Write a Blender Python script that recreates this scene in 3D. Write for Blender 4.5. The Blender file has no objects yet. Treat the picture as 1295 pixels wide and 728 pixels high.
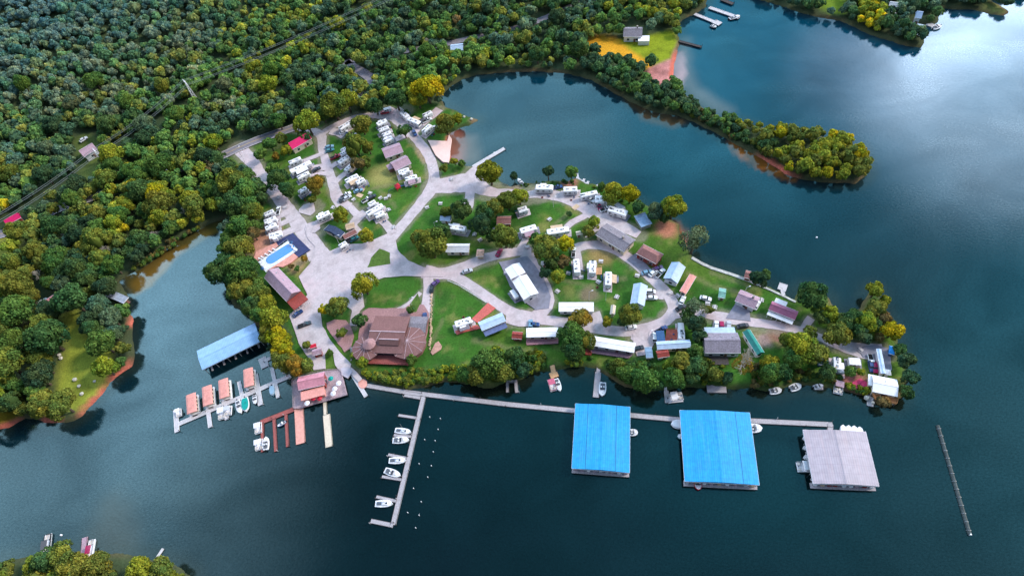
import bpy, math, random
import numpy as np
from mathutils import Vector, Matrix, Euler
PI = math.pi
random.seed(7)
rng = np.random.default_rng(7)
scene = bpy.context.scene
col = scene.collection

# ------------------------------------------------------------------ camera geometry
F, H, PIT, ROLL = 800.0, 220.0, math.radians(55.5), math.radians(10)      # focal length for a 1295 px wide frame, drone height, pitch below the horizon, roll
CR, SR = math.cos(ROLL), math.sin(ROLL)
SP, CP = math.sin(PIT), math.cos(PIT)
def ray(px, py):
    x = (px-647.5)/F; y = (py-364)/F; u = x*CR-y*SR; v = x*SR+y*CR
    return u, CP - v*SP, -SP - v*CP
def G(px, py, z=1.0):                           # where the line of sight meets a level plane
    u, dy, dz = ray(px, py); t = (H-z)/-dz
    return (u*t, dy*t)
def depth(px, py, z=1.0):
    u, dy, dz = ray(px, py); return (H-z)/-dz
def sstep(a, b, x):
    t = np.clip((x-a)/(b-a), 0, 1); return t*t*(3-2*t)
_A = np.array(G(0, 270)); _B = np.array(G(430, 20))
_d = (_B-_A)/np.linalg.norm(_B-_A); _n = np.array([-_d[1], _d[0]])
def hill(x, y):
    s = (x-_A[0])*_n[0] + (y-_A[1])*_n[1]
    h = 34*sstep(-25, 230, s)
    s2 = y-330
    h2 = 9*sstep(0, 160, s2)*sstep(230, 60, x)
    return 1.0 + np.maximum(h, h2)
def GT(px, py, dz=0.0):                         # where it meets the terrain (+dz)
    z = 1.0+dz
    for _ in range(14):
        x, y = G(px, py, z); z = 0.5*z + 0.5*(float(hill(x, y))+dz)
    return (x, y, z)

# ------------------------------------------------------------------ materials
MATS = {}
def mat(name, c, rough=0.7, var=0.18, scale=1.2, stripes=0, metal=0.0, bump=0.0, dirt=0.25, spec=0.3):
    if name in MATS: return MATS[name]
    m = bpy.data.materials.new(name); m.use_nodes = True; nt = m.node_tree; N = nt.nodes; L = nt.links
    b = N['Principled BSDF']; b.inputs['Roughness'].default_value = rough; b.inputs['Metallic'].default_value = metal
    b.inputs['Specular IOR Level'].default_value = spec
    tc = N.new('ShaderNodeTexCoord')
    n1 = N.new('ShaderNodeTexNoise'); n1.inputs['Scale'].default_value = scale; n1.inputs['Detail'].default_value = 6
    L.new(tc.outputs['Object'], n1.inputs['Vector'])
    n2 = N.new('ShaderNodeTexNoise'); n2.inputs['Scale'].default_value = scale*0.22; n2.inputs['Detail'].default_value = 3
    L.new(tc.outputs['Object'], n2.inputs['Vector'])
    r = N.new('ShaderNodeMapRange'); r.inputs[1].default_value = 0.3; r.inputs[2].default_value = 0.7
    r.inputs[3].default_value = 1-var; r.inputs[4].default_value = 1+var
    L.new(n1.outputs[0], r.inputs[0])
    mx = N.new('ShaderNodeMix'); mx.data_type = 'RGBA'; mx.blend_type = 'MULTIPLY'; mx.inputs[0].default_value = 1
    mx.inputs[6].default_value = (*c, 1); L.new(r.outputs[0], mx.inputs[7])
    out = mx.outputs[2]
    if dirt:
        r2 = N.new('ShaderNodeMapRange'); r2.inputs[1].default_value = 0.45; r2.inputs[2].default_value = 0.75
        r2.inputs[3].default_value = 0; r2.inputs[4].default_value = dirt; L.new(n2.outputs[0], r2.inputs[0])
        m2 = N.new('ShaderNodeMix'); m2.data_type = 'RGBA'; L.new(r2.outputs[0], m2.inputs[0]); L.new(out, m2.inputs[6])
        m2.inputs[7].default_value = (c[0]*.45+.03, c[1]*.42+.025, c[2]*.4+.02, 1); out = m2.outputs[2]
    if stripes:
        w = N.new('ShaderNodeTexWave'); w.bands_direction = 'X'; w.inputs['Scale'].default_value = stripes
        w.inputs['Distortion'].default_value = 0.1; L.new(tc.outputs['Object'], w.inputs['Vector'])
        r3 = N.new('ShaderNodeMapRange'); r3.inputs[1].default_value = 0.0; r3.inputs[2].default_value = .35
        r3.inputs[3].default_value = .84; r3.inputs[4].default_value = 1.0; L.new(w.outputs[0], r3.inputs[0])
        m3 = N.new('ShaderNodeMix'); m3.data_type = 'RGBA'; m3.blend_type = 'MULTIPLY'; m3.inputs[0].default_value = 1
        L.new(out, m3.inputs[6]); L.new(r3.outputs[0], m3.inputs[7]); out = m3.outputs[2]
    L.new(out, b.inputs['Base Color'])
    if bump:
        bp = N.new('ShaderNodeBump'); bp.inputs['Strength'].default_value = bump; bp.inputs['Distance'].default_value = .1
        L.new(n1.outputs[0], bp.inputs['Height']); L.new(bp.outputs[0], b.inputs['Normal'])
    MATS[name] = m; return m
def laps(m, c, sc, amt):
    nt = m.node_tree; N = nt.nodes; L = nt.links; b = N['Principled BSDF']; src = b.inputs['Base Color'].links[0].from_socket
    tc = N.new('ShaderNodeTexCoord'); w = N.new('ShaderNodeTexWave'); w.bands_direction = 'Y'; w.wave_profile = 'SAW'; w.inputs['Scale'].default_value = sc; w.inputs['Distortion'].default_value = .15; L.new(tc.outputs['Object'], w.inputs['Vector'])
    r = N.new('ShaderNodeMapRange'); r.inputs[1].default_value = 0; r.inputs[2].default_value = .09; r.inputs[3].default_value = amt; r.inputs[4].default_value = 0; L.new(w.outputs[0], r.inputs[0])
    x = N.new('ShaderNodeMix'); x.data_type = 'RGBA'; L.new(r.outputs[0], x.inputs[0]); L.new(src, x.inputs[6]); x.inputs[7].default_value = (*c, 1)
    s_ = N.new('ShaderNodeTexNoise'); s_.inputs['Scale'].default_value = 1.0; s_.inputs['Detail'].default_value = 6; mp = N.new('ShaderNodeMapping'); mp.inputs['Scale'].default_value = (1.6,.09,.3); L.new(tc.outputs['Object'], mp.inputs[0]); L.new(mp.outputs[0], s_.inputs['Vector'])
    r2 = N.new('ShaderNodeMapRange'); r2.inputs[1].default_value = .46; r2.inputs[2].default_value = .72; r2.inputs[4].default_value = .16; L.new(s_.outputs[0], r2.inputs[0])
    y = N.new('ShaderNodeMix'); y.data_type = 'RGBA'; L.new(r2.outputs[0], y.inputs[0]); L.new(x.outputs[2], y.inputs[6]); y.inputs[7].default_value = (min(c[0]*2+.16,1), min(c[1]*1.9+.05,1), min(c[2]*1.4+.05,1), 1); L.new(y.outputs[2], b.inputs['Base Color'])
white = mat('white_paint', (.82,.81,.84), .45, .06, 1.5, dirt=.12)
offwhite = mat('offwhite_metal', (.74,.73,.76), .5, .1, 1.0, dirt=.3)
cream = mat('cream_siding', (.66,.56,.44), .7, .12)
tan = mat('tan_canvas', (.58,.42,.28), .8, .15)
greyroof = mat('grey_shingle', (.22,.2,.23), .85, .28, 2.2, dirt=.4)
lilac = mat('weathered_lilac_roof', (.42,.28,.34), .7, .18, 1.6, stripes=.55, dirt=.35)
brownroof = mat('brown_shingle', (.28,.13,.12), .85, .22, 2.0, dirt=.35)
rust = mat('rust_red_paint', (.28,.05,.04), .7, .3, 2.0)
redwood = mat('red_stained_deck', (.33,.09,.08), .75, .3, 2.5, stripes=1.2)
salmon = mat('salmon_metal_roof', (.72,.31,.26), .6, .12, 1.5, stripes=.8, dirt=.3)
salmonc = mat('salmon_concrete', (.70,.33,.27), .85, .15, .8, dirt=.2)
magenta = mat('magenta_metal_roof', (.75,.02,.16), .5, .1, 1.0, stripes=.8, dirt=.1)
blueroof = mat('bright_blue_metal_roof', (.016,.315,.66), .5, .12, .9, stripes=.42, dirt=.22)
paleblue = mat('pale_blue_metal_roof', (.25,.44,.70), .45, .12, .5, stripes=.5, dirt=.25)
skyroof = mat('ice_blue_roof', (.45,.58,.76), .5, .12, 1.0, stripes=.7, dirt=.3)
lilacgrey = mat('lilac_grey_metal_roof', (.42,.37,.42), .5, .1, .6, stripes=.42, dirt=.25)
teal = mat('teal_green_metal_roof', (.02,.25,.21), .5, .15, 1.0, stripes=.8)
navy = mat('navy_sealed_paving', (.03,.04,.12), .7, .25, 1.0)
poolwater = mat('pool_water', (.0,.20,.52), .12, .08, 1.5, dirt=0, spec=.5)
pooldeck = mat('pool_deck_white', (.76,.80,.86), .6, .06, 1.0, dirt=.1)
planks = mat('weathered_planks', (.40,.37,.39), .85, .25, 2.5, stripes=1.5, dirt=.3)
palewood = mat('pale_new_planks', (.55,.52,.54), .8, .2, 2.5, stripes=1.5)
orangewood = mat('orange_new_timber', (.62,.35,.18), .8, .2, 2.0, stripes=1.5)
darkwood = mat('dark_wet_wood', (.06,.05,.05), .8, .3, 2.0)
laps(blueroof, (.01,.22,.55), .11, .5); laps(paleblue, (.10,.26,.48), .13, .5); laps(lilacgrey, (.26,.21,.27), .11, .45)
steel = mat('galvanised_steel', (.42,.44,.46), .4, .1, 3.0, metal=.5)
black = mat('black_rubber', (.015,.015,.017), .8, .2, 3)
glass = mat('dark_window_glass', (.02,.03,.045), .08, .1, 1.0, dirt=0, spec=.8)
concrete = mat('pale_concrete', (.46,.42,.48), .9, .14, .5, dirt=.25)
rock = mat('grey_boulder', (.34,.30,.28), .95, .3, 1.0, bump=.5)
fabric_g = mat('green_cover', (.0,.30,.26), .7, .1)
bluefab = mat('blue_tarpaulin', (.025,.09,.22), .6, .2, 1.0)
pinkfab = mat('pink_canvas', (.55,.12,.20), .7, .2)
def paint(name, c): return mat('car_paint_'+name, c, .3, .04, 2, dirt=.08, spec=.6)
P_WHITE = paint('white', (.75,.76,.78)); P_RED = paint('red', (.5,.01,.03)); P_BLUE = paint('blue', (.015,.045,.17)); P_TEAL = paint('teal', (.03,.17,.2))
P_BLACK = paint('black', (.02,.022,.03)); P_SILVER = paint('silver', (.45,.46,.5)); P_MAG = paint('maroon', (.35,.0,.07)); P_PURP = paint('purple', (.10,.05,.18)); P_LBLUE = paint('pale_blue', (.16,.30,.42))

# ------------------------------------------------------------------ mesh builder
class MB:
    def __init__(s): s.v = []; s.f = []
    def add(s, vs, fs):
        o = len(s.v); s.v += [tuple(map(float, p)) for p in vs]; s.f += [tuple(i+o for i in q) for q in fs]; return s
    def box(s, cx, cy, z0, sx, sy, sz, rz=0, taper=1.0):
        c, n = math.cos(rz), math.sin(rz); vs = []
        for z, k in ((z0, 1.0), (z0+sz, taper)):
            for a, b in ((-1,-1),(1,-1),(1,1),(-1,1)):
                x = a*sx/2*k; y = b*sy/2*k; vs.append((cx+x*c-y*n, cy+x*n+y*c, z))
        return s.add(vs, [(3,2,1,0),(4,5,6,7),(0,1,5,4),(1,2,6,5),(2,3,7,6),(3,0,4,7)])
    def prism(s, poly, z0, z1, top=None):
        n = len(poly); top = top or poly
        a = sum(poly[i][0]*poly[(i+1)%n][1]-poly[(i+1)%n][0]*poly[i][1] for i in range(n))
        if a < 0: poly = poly[::-1]; top = top[::-1]
        vs = [(p[0], p[1], z0) for p in poly]+[(p[0], p[1], z1) for p in top]
        return s.add(vs, [tuple(range(n))[::-1], tuple(range(n, 2*n))]+[(i, (i+1)%n, n+(i+1)%n, n+i) for i in range(n)])
    def cyl(s, x, y, z0, z1, r, n=8, r2=None):
        r2 = r if r2 is None else r2
        return s.prism([(x+r*math.cos(2*PI*i/n), y+r*math.sin(2*PI*i/n)) for i in range(n)], z0, z1, [(x+r2*math.cos(2*PI*i/n), y+r2*math.sin(2*PI*i/n)) for i in range(n)])
    def tube(s, p0, p1, r, n=6, r2=None):
        p0 = Vector(p0); p1 = Vector(p1); d = (p1-p0).normalized(); a = d.orthogonal().normalized(); b = d.cross(a); r2 = r if r2 is None else r2
        vs = [p0+(a*math.cos(2*PI*i/n)+b*math.sin(2*PI*i/n))*r for i in range(n)]+[p1+(a*math.cos(2*PI*i/n)+b*math.sin(2*PI*i/n))*r2 for i in range(n)]
        return s.add(vs, [(i, (i+1)%n, n+(i+1)%n, n+i) for i in range(n)]+[tuple(range(n))[::-1], tuple(range(n, 2*n))])
    def loft(s, secs, cap=True):                    # secs: rings of equal length
        n = len(secs[0]); o = []
        for r in secs: o += r
        fs = [(k*n+i, k*n+(i+1)%n, (k+1)*n+(i+1)%n, (k+1)*n+i) for k in range(len(secs)-1) for i in range(n)]
        if cap: fs += [tuple(range(n))[::-1], tuple(range((len(secs)-1)*n, len(secs)*n))]
        return s.add(o, fs)
    def gable(s, x0, x1, y0, y1, z, rise, th=.16, hip=0.0):
        ym = (y0+y1)/2
        b = [(x0,y0,z),(x1,y0,z),(x1,y1,z),(x0,y1,z),(x0+hip,ym,z+rise),(x1-hip,ym,z+rise)]
        t = [(p[0],p[1],p[2]+th) for p in b]
        fs = [(6,7,11,10),(8,9,10,11),(1,0,4,5),(3,2,5,4),(0,1,7,6),(2,3,9,8)]
        if hip: fs += [(7,8,11),(9,6,10),(2,1,5),(0,3,4),(1,2,8,7),(3,0,6,9)]
        else: fs += [(1,2,8,7),(3,0,6,9),(2,1,5),(0,3,4),(7,8,11),(9,6,10)]
        return s.add(b+t, fs)
    def build(s, name, m, parent=None, loc=(0,0,0), rz=0):
        me = bpy.data.meshes.new(name); me.from_pydata(s.v, [], s.f); me.validate(); me.update()
        if m: me.materials.append(m)
        o = bpy.data.objects.new(name, me); col.objects.link(o); o.parent = parent; o.location = loc; o.rotation_euler.z = rz
        return o
def tag(o, label=None, cat=None, group=None, kind=None):
    for k, v in (('label', label), ('category', cat), ('group', group), ('kind', kind)):
        if v: o[k] = v
    return o
def thing(name, label, cat, loc, rz=0, group=None, s=1.0):
    o = bpy.data.objects.new(name, None); col.objects.link(o); o.location = loc; o.rotation_euler.z = rz; o.scale = (s, s, s)
    o.empty_display_size = .5
    return tag(o, label, cat, group)
def part(name, mb, m, parent, label=None):
    o = mb.build(name, m, parent)
    if label: o['label'] = label
    return o
def kids(o): return [c for c in o.children]
def copy_tree(o, parent=None):
    c = o.copy(); col.objects.link(c); c.parent = parent
    for k in kids(o): copy_tree(k, c)
    return c
def span(p0, p1, z=1.0):                         # two pixels -> centre, length, rotation
    a = Vector(G(*p0, z)); b = Vector(G(*p1, z)); c = (a+b)/2; d = b-a
    return c.x, c.y, d.length, math.atan2(d.y, d.x)

# ------------------------------------------------------------------ outlines (traced once, turned into metres)
LAND = [(-300,560),(-60,552),(0,541),(12,540),(28,528),(50,529),(56,533),(70,533),(90,533),(106,524),(112,514),(124,503),(134,492),(139,482),(150,474),(160,466),(168,464),(170,450),(167,430),(167,400),(159,390),(162,376),(150,356),(160,348),(175,341),(191,331),(205,317),(219,306),(236,297),(249,291),(266,282),(284,276),(291,290),(286,310),(283,330),(280,350),(289,368),(298,388),(312,396),(326,410),(340,430),(347,448),(358,466),(369,478),(373,486),(396,476),(430,469),(441,467),(452,470),(462,478),(475,483),(489,487),(515,491),(540,488),(560,482),(580,482),(600,486),(622,490),(641,481),(660,478),(675,470),(695,468),(720,464),(735,462),(752,465),(775,478),(790,487),(820,493),(840,492),(870,488),(900,489),(930,491),(950,489),(975,495),(990,490),(1010,485),(1040,488),(1065,493),(1082,496),(1098,500),(1108,508),(1128,509),(1140,500),(1145,484),(1145,462),(1137,446),(1133,430),(1127,412),(1117,396),(1112,380),(1110,368),(1102,366),(1096,378),(1088,391),(1070,398),(1056,396),(1048,378),(1034,366),(1012,366),(1006,381),(991,373),(968,362),(947,353),(925,346),(899,338),(885,331),(874,324),(868,312),(860,298),(857,284),(846,277),(834,274),(820,262),(806,254),(790,247),(770,241),(754,235),(738,231),(729,225),(716,231),(702,229),(680,232),(660,233),(646,237),(632,230),(618,212),(600,212),(583,209),(572,207),(567,190),(568,170),(577,163),(593,158),(604,152),(588,147),(575,140),(562,136),(556,124),(566,112),(582,101),(600,95),(640,91),(680,90),(720,93),(748,101),(770,113),(800,130),(826,141),(857,146),(884,157),(912,171),(934,184),(955,195),(975,207),(994,220),(1014,226),(1040,230),(1082,231),(1094,222),(1097,205),(1089,187),(1060,178),(1030,171),(1005,168),(980,165),(958,161),(932,151),(906,148),(888,137),(873,126),(857,113),(850,100),(852,80),(856,66),(859,52),(856,44),(858,32),(862,25),(878,18),(892,9),(893,0),(905,-40),(905,-260),(-60,-260),(-120,-60),(52,-20),(40,4),(20,18),(0,34),(-40,55),(-300,100)]
FARLAND = [(930,-60),(955,-2),(988,8),(1012,16),(1036,22),(1062,26),(1080,34),(1100,44),(1120,50),(1146,58),(1166,60),(1168,50),(1146,36),(1140,28),(1155,28),(1178,33),(1186,26),(1186,10),(1205,12),(1232,12),(1252,18),(1270,20),(1275,14),(1255,2),(1248,-8),(1295,-3),(1420,5),(1500,-60),(1500,-330),(930,-330)]
NEARLAND = [(-60,716),(0,712),(16,709),(60,701),(120,704),(150,700),(190,707),(222,716),(242,730),(250,780),(-60,780)]
def wp(poly, z=0.0): return np.array([G(x, max(y, -330), z) for x, y in poly])
W_LAND, W_FAR, W_NEAR = wp(LAND), wp(FARLAND), wp(NEARLAND)
def inside(P, poly):
    x, y = P[:,0], P[:,1]; r = np.zeros(len(P), bool); n = len(poly)
    for i in range(n):
        x0, y0 = poly[i]; x1, y1 = poly[(i+1)%n]
        if y0 == y1: continue
        c = ((y0 > y) != (y1 > y)) & (x < (x1-x0)*(y-y0)/(y1-y0)+x0); r ^= c
    return r
def dist(P, poly, closed=True):
    d = np.full(len(P), 1e9); n = len(poly)
    for i in range(n if closed else n-1):
        a = np.array(poly[i]); b = np.array(poly[(i+1)%n]); ab = b-a; L = max((ab**2).sum(), 1e-9)
        t = np.clip(((P-a)@ab)/L, 0, 1); q = P-a-t[:,None]*ab; d = np.minimum(d, (q**2).sum(1))
    return np.sqrt(d)
def sdist(P, poly): return np.where(inside(P, poly), 1, -1)*dist(P, poly)
def vnoise(P, s, seed=0):                        # cheap smooth noise
    r = np.random.default_rng(seed); o = np.zeros(len(P))
    for k in range(7):
        a = r.uniform(0, 2*PI); f = s*r.uniform(.6, 1.9); o += np.sin((P[:,0]*math.cos(a)+P[:,1]*math.sin(a))*f+r.uniform(0, 6.28)+1.3*np.sin((P[:,1]*math.cos(a)-P[:,0]*math.sin(a))*f*.7+k))
    return o/7
def coast_sd(P):
    s = np.maximum(np.maximum(sdist(P, W_LAND), sdist(P, W_FAR)), sdist(P, W_NEAR))
    return s + .55*vnoise(P, .9, 3) + .35*vnoise(P, 2.1, 4)
def T(poly): return np.array([GT(x, y)[:2] for x, y in poly])
CAMP = T([(280,206),(300,194),(316,188),(345,174),(371,166),(404,160),(430,150),(450,143),(480,134),(500,130),(530,130),(560,133),(612,140),(700,205),(860,240),(1180,330),(1180,540),(440,530),(374,490),(368,450),(372,425),(352,394),(330,352),(318,322),(328,300),(326,268),(342,252),(330,236),(315,216)])
FIELD_O = T([(738,54),(757,44),(778,48),(795,62),(826,82),(816,93),(803,85),(787,77),(753,71)])
FIELD_G = T([(776,50),(800,50),(849,38),(858,52),(851,75),(833,82),(824,83),(793,66)])
BEACH_N = T([(812,93),(828,83),(850,74),(860,52),(866,52),(856,104),(845,110),(826,106)])
CLEAR_W = T([(78,398),(98,390),(112,422),(128,428),(142,440),(142,476),(128,500),(106,520),(80,518),(70,495),(74,465),(84,436)])
CLEAR_W2 = T([(-30,300),(8,297),(34,290),(30,305),(18,326),(0,340),(-30,350)])
CLEAR_L = T([(-20,470),(14,500),(30,520),(10,545),(-20,550)])
CLEAR_H = T([(92,178),(108,168),(124,178),(128,196),(140,205),(122,232),(96,252),(90,240),(104,212)])
FARFIELD = T([(1035,-10),(1060,-8),(1075,6),(1068,18),(1050,18),(1036,10)])
FARTIP = T([(1244,2),(1256,4),(1274,14),(1270,20),(1250,16)])
BEACH_P = [(541,178),(566,179),(569,172),(573,176),(570,206),(560,205),(550,196)]
ROAD_MAIN = [GT(x, y)[:2] for x, y in [(-20,302),(28,288),(80,262),(150,240),(215,218),(276,199),(301,188),(317,181),(344,171),(371,162),(410,146),(445,128),(470,110),(466,97),(436,80)]]
ROAD_FAR = [GT(x, y)[:2] for x, y in [(436,80),(480,70),(545,60),(600,48),(660,34),(688,24),(720,10),(780,-10)]]
WIRE = [GT(x, y)[:2] for x, y in [(-30,305),(131,203),(249,125),(385,48),(500,-8),(560,-45)]]

# ------------------------------------------------------------------ terrain + water
def grid_mesh(name, xs, ys, zf):
    X, Y = np.meshgrid(xs, ys); P = np.stack([X.ravel(), Y.ravel()], 1); Z = zf(P); nx, ny = len(xs), len(ys)
    V = np.column_stack([P, Z]); i = np.arange(nx*ny).reshape(ny, nx)
    Q = np.stack([i[:-1,:-1].ravel(), i[:-1,1:].ravel(), i[1:,1:].ravel(), i[1:,:-1].ravel()], 1)
    return np_mesh(name, V, Q), P, Z
def np_mesh(name, V, Q):
    me = bpy.data.meshes.new(name); me.vertices.add(len(V)); me.vertices.foreach_set('co', np.asarray(V, np.float32).ravel())
    k = Q.shape[1]; me.loops.add(len(Q)*k); me.loops.foreach_set('vertex_index', np.asarray(Q, np.int32).ravel())
    me.polygons.add(len(Q)); me.polygons.foreach_set('loop_start', np.arange(len(Q), dtype=np.int32)*k)
    me.update(calc_edges=True); return me
def set_col(me, C, name='tint', domain='POINT'):
    a = me.color_attributes.new(name, 'FLOAT_COLOR', domain)
    a.data.foreach_set('color', np.column_stack([C, np.ones(len(C))]).astype(np.float32).ravel())
_c = [G(*q) for q in ((255,140),(255,505),(1190,340),(1190,545),(640,120),(450,125),(640,530))]
x0, x1 = min(q[0] for q in _c), max(q[0] for q in _c); ya, yb = min(q[1] for q in _c), max(q[1] for q in _c)
xs = np.concatenate([[-3000,-1500,-800], np.arange(-520, x0, 3.0), np.arange(x0, x1, 1.0), np.arange(x1, 520, 3.0), [800,1500,3000]])
ys = np.concatenate([[-400,-100], np.arange(0, ya, 2.5), np.arange(ya, yb, 1.0), np.arange(yb, 640, 3.0), [800,1200,2000,4000]])
SD = {}
def zf(P):
    s = coast_sd(P); SD['s'] = s
    h = np.array(hill(P[:,0], P[:,1]))
    s01 = sstep(-5, 2.0, s)
    far = sstep(0, 40, s)
    return -2.6 + s01*3.6 + (h-1)*far + .0*P[:,0]
me, P, Z = grid_mesh('ground', xs, ys, zf)
s = SD['s']
n1, n2, n3 = vnoise(P, .08, 11), vnoise(P, .35, 12), vnoise(P, 1.1, 13)
GRASS = np.array([.042,.128,.017]); GRASS2 = np.array([.11,.150,.020]); FLOOR = np.array([.055,.078,.036]); DRY = np.array([.30,.22,.09])
C = np.tile(FLOOR, (len(P), 1))
def lay(C, mask, c, a=1.0):
    w = (np.clip(mask, 0, 1)*a)[:,None]; return C*(1-w)+np.asarray(c)*w
def soft(poly, w=1.2): return sstep(-w, w, sdist(P, poly)+.6*n3)
wide = sstep(4.5, 1, dist(P, WIRE, False)+2*n2)
C = lay(C, wide, (.035,.07,.03), .5)
cm = soft(CAMP, 2); C = lay(C, cm, GRASS)
C = lay(C, cm*sstep(-.1, .5, n1+.5*n2), GRASS2, .42)
C = lay(C, cm*sstep(.25, .6, n2+.3*n3), DRY, .35); C = lay(C, cm*sstep(.1, .5, vnoise(P, .16, 17)), (.022,.070,.014), .6)
road_pts = np.array([G(*q) for q in ((430,200),(480,200),(350,250),(600,290),(640,300),(700,320),(770,370),(850,350),(880,400),(1000,430),(660,360))]); C = lay(C, cm*sstep(.15, .55, vnoise(P, .6, 18)), (.13,.12,.05), .30)
for poly, c in ((FIELD_G, (.22,.27,.015)), (FIELD_O, (.62,.30,.02)), (CLEAR_W, (.27,.30,.04)), (CLEAR_W2, (.24,.24,.04)), (CLEAR_L, (.25,.20,.02)), (CLEAR_H, (.10,.14,.035)), (FARFIELD, (.14,.22,.02)), (FARTIP, (.2,.22,.06)), (BEACH_N, (.52,.22,.20))):
    C = lay(C, soft(poly, 2.2), c); C = lay(C, soft(poly, 2.0)*sstep(0, .5, n2+.4*n3), np.array(c)*.62)
pit = T([(528,177),(540,186),(544,205),(536,206),(526,192)]); C = lay(C, soft(pit, 1.5), (.42,.26,.13))
for q, rr, c in (((485,222),9,(.34,.30,.10)), ((340,300),9,(.45,.2,.14)), ((330,312),6,(.5,.24,.17)), ((760,322),7,(.3,.2,.08)), ((843,289),6,(.55,.20,.14)), ((648,240),4,(.4,.22,.15)), ((720,230),5,(.42,.16,.14)), ((1082,485),6,(.40,.12,.13)), ((1122,503),6,(.45,.22,.14)), ((965,430),4,(.3,.2,.2)),((985,424),5,(.28,.12,.10)), ((600,152),3,(.5,.3,.2)),((745,372),5,(.2,.14,.1)),((375,333),6,(.42,.26,.14))):
    g = np.array(GT(*q)[:2]); C = lay(C, sstep(rr*.5, rr*.15, np.hypot(P[:,0]-g[0], P[:,1]-g[1])*.4+.5*n3), c, .8)
bank = sstep(1.6, .2, s+.7*n2)*sstep(.0, .45, vnoise(P, .12, 21)); C = lay(C, bank, (.26,.14,.08), .75); C = lay(C, sstep(2.5, 0, s)*.7, (.06,.06,.03))
for q, rr in (((62,530),5), ((122,506),9), ((150,470),7), ((8,541),6), ((167,402),5), ((850,80),12), ((852,95),12), ((980,212),12),((572,185),10)):   # red clay banks
    g = np.array(G(*q)); C = lay(C, sstep(2.8, .4, s+.8*n3)*sstep(rr*.6, rr*.2, np.hypot(P[:,0]-g[0], P[:,1]-g[1])*.5), (.50,.13,.09))
C = lay(C, sstep(0, -2, s), (.05,.05,.03))
C = C*(1+.16*n3+.12*n2)[:,None]
set_col(me, np.clip(C, .005, 1))
def ground_mat():
    m = bpy.data.materials.new('ground_cover'); m.use_nodes = True; N = m.node_tree.nodes; L = m.node_tree.links; b = N['Principled BSDF']
    a = N.new('ShaderNodeVertexColor'); a.layer_name = 'tint'; tc = N.new('ShaderNodeTexCoord')
    n = N.new('ShaderNodeTexNoise'); n.inputs['Scale'].default_value = 1.6; n.inputs['Detail'].default_value = 8; n.inputs['Roughness'].default_value = .7; L.new(tc.outputs['Object'], n.inputs['Vector'])
    r = N.new('ShaderNodeMapRange'); r.inputs[1].default_value = .3; r.inputs[2].default_value = .7; r.inputs[3].default_value = .62; r.inputs[4].default_value = 1.4; L.new(n.outputs[0], r.inputs[0])
    mx = N.new('ShaderNodeMix'); mx.data_type = 'RGBA'; mx.blend_type = 'MULTIPLY'; mx.inputs[0].default_value = 1; L.new(a.outputs[0], mx.inputs[6]); L.new(r.outputs[0], mx.inputs[7])
    L.new(mx.outputs[2], b.inputs['Base Color']); b.inputs['Roughness'].default_value = .95; b.inputs['Specular IOR Level'].default_value = .1
    bp = N.new('ShaderNodeBump'); bp.inputs['Strength'].default_value = .22; bp.inputs['Distance'].default_value = .15; L.new(n.outputs[0], bp.inputs['Height']); L.new(bp.outputs[0], b.inputs['Normal'])
    return m
me.materials.append(ground_mat()); me.polygons.foreach_set('use_smooth', np.ones(len(me.polygons), bool))
o = bpy.data.objects.new('ground', me); col.objects.link(o); tag(o, kind='structure')

wxs = np.concatenate([[-6000,-2000,-800], np.arange(-480, 480, 2.2), [800,2000,6000]]); wys = np.concatenate([[-2000,-400], np.arange(-20, 620, 2.2), [900,1600,3000,8000]])
wm, WP, _ = grid_mesh('lake_water', wxs, wys, lambda P: np.zeros(len(P)))
ws = coast_sd(WP); WC = np.tile(np.array([.0010,.0075,.0085]), (len(WP), 1))
wn = vnoise(WP, .05, 31)
# sky reflection painted into the open lake beyond the causeway and the left bay
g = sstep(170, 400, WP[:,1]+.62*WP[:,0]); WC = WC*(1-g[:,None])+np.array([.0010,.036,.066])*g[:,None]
g = sstep(-60, -190, WP[:,0])*sstep(330, 130, WP[:,1]); WC = WC*(1-g[:,None]*.8)+np.array([.004,.020,.030])*g[:,None]*.8
wn3 = vnoise(WP, .35, 33)
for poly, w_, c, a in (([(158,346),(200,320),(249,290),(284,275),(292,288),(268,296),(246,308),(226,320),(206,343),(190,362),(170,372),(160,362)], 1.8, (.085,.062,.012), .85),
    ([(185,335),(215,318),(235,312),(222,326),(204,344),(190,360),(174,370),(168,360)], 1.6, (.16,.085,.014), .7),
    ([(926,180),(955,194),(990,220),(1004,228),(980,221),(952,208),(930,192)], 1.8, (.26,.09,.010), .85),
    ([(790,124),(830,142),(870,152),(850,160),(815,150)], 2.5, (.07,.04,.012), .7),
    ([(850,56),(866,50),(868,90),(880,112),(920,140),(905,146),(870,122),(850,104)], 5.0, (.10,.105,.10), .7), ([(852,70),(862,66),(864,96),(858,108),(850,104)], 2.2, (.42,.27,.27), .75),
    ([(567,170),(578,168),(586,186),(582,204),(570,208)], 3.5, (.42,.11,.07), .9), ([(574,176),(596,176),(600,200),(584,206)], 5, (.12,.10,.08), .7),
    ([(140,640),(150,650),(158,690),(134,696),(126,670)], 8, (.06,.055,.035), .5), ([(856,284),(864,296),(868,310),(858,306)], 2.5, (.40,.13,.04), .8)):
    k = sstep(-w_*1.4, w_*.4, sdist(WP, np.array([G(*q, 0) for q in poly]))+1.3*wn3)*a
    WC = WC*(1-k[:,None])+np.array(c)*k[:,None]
sh = sstep(-7, -1, ws)*.35; WC = WC*(1-sh[:,None])+np.array([.03,.035,.018])*sh[:,None]
set_col(wm, WC*(1+.12*wn)[:,None])
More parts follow.
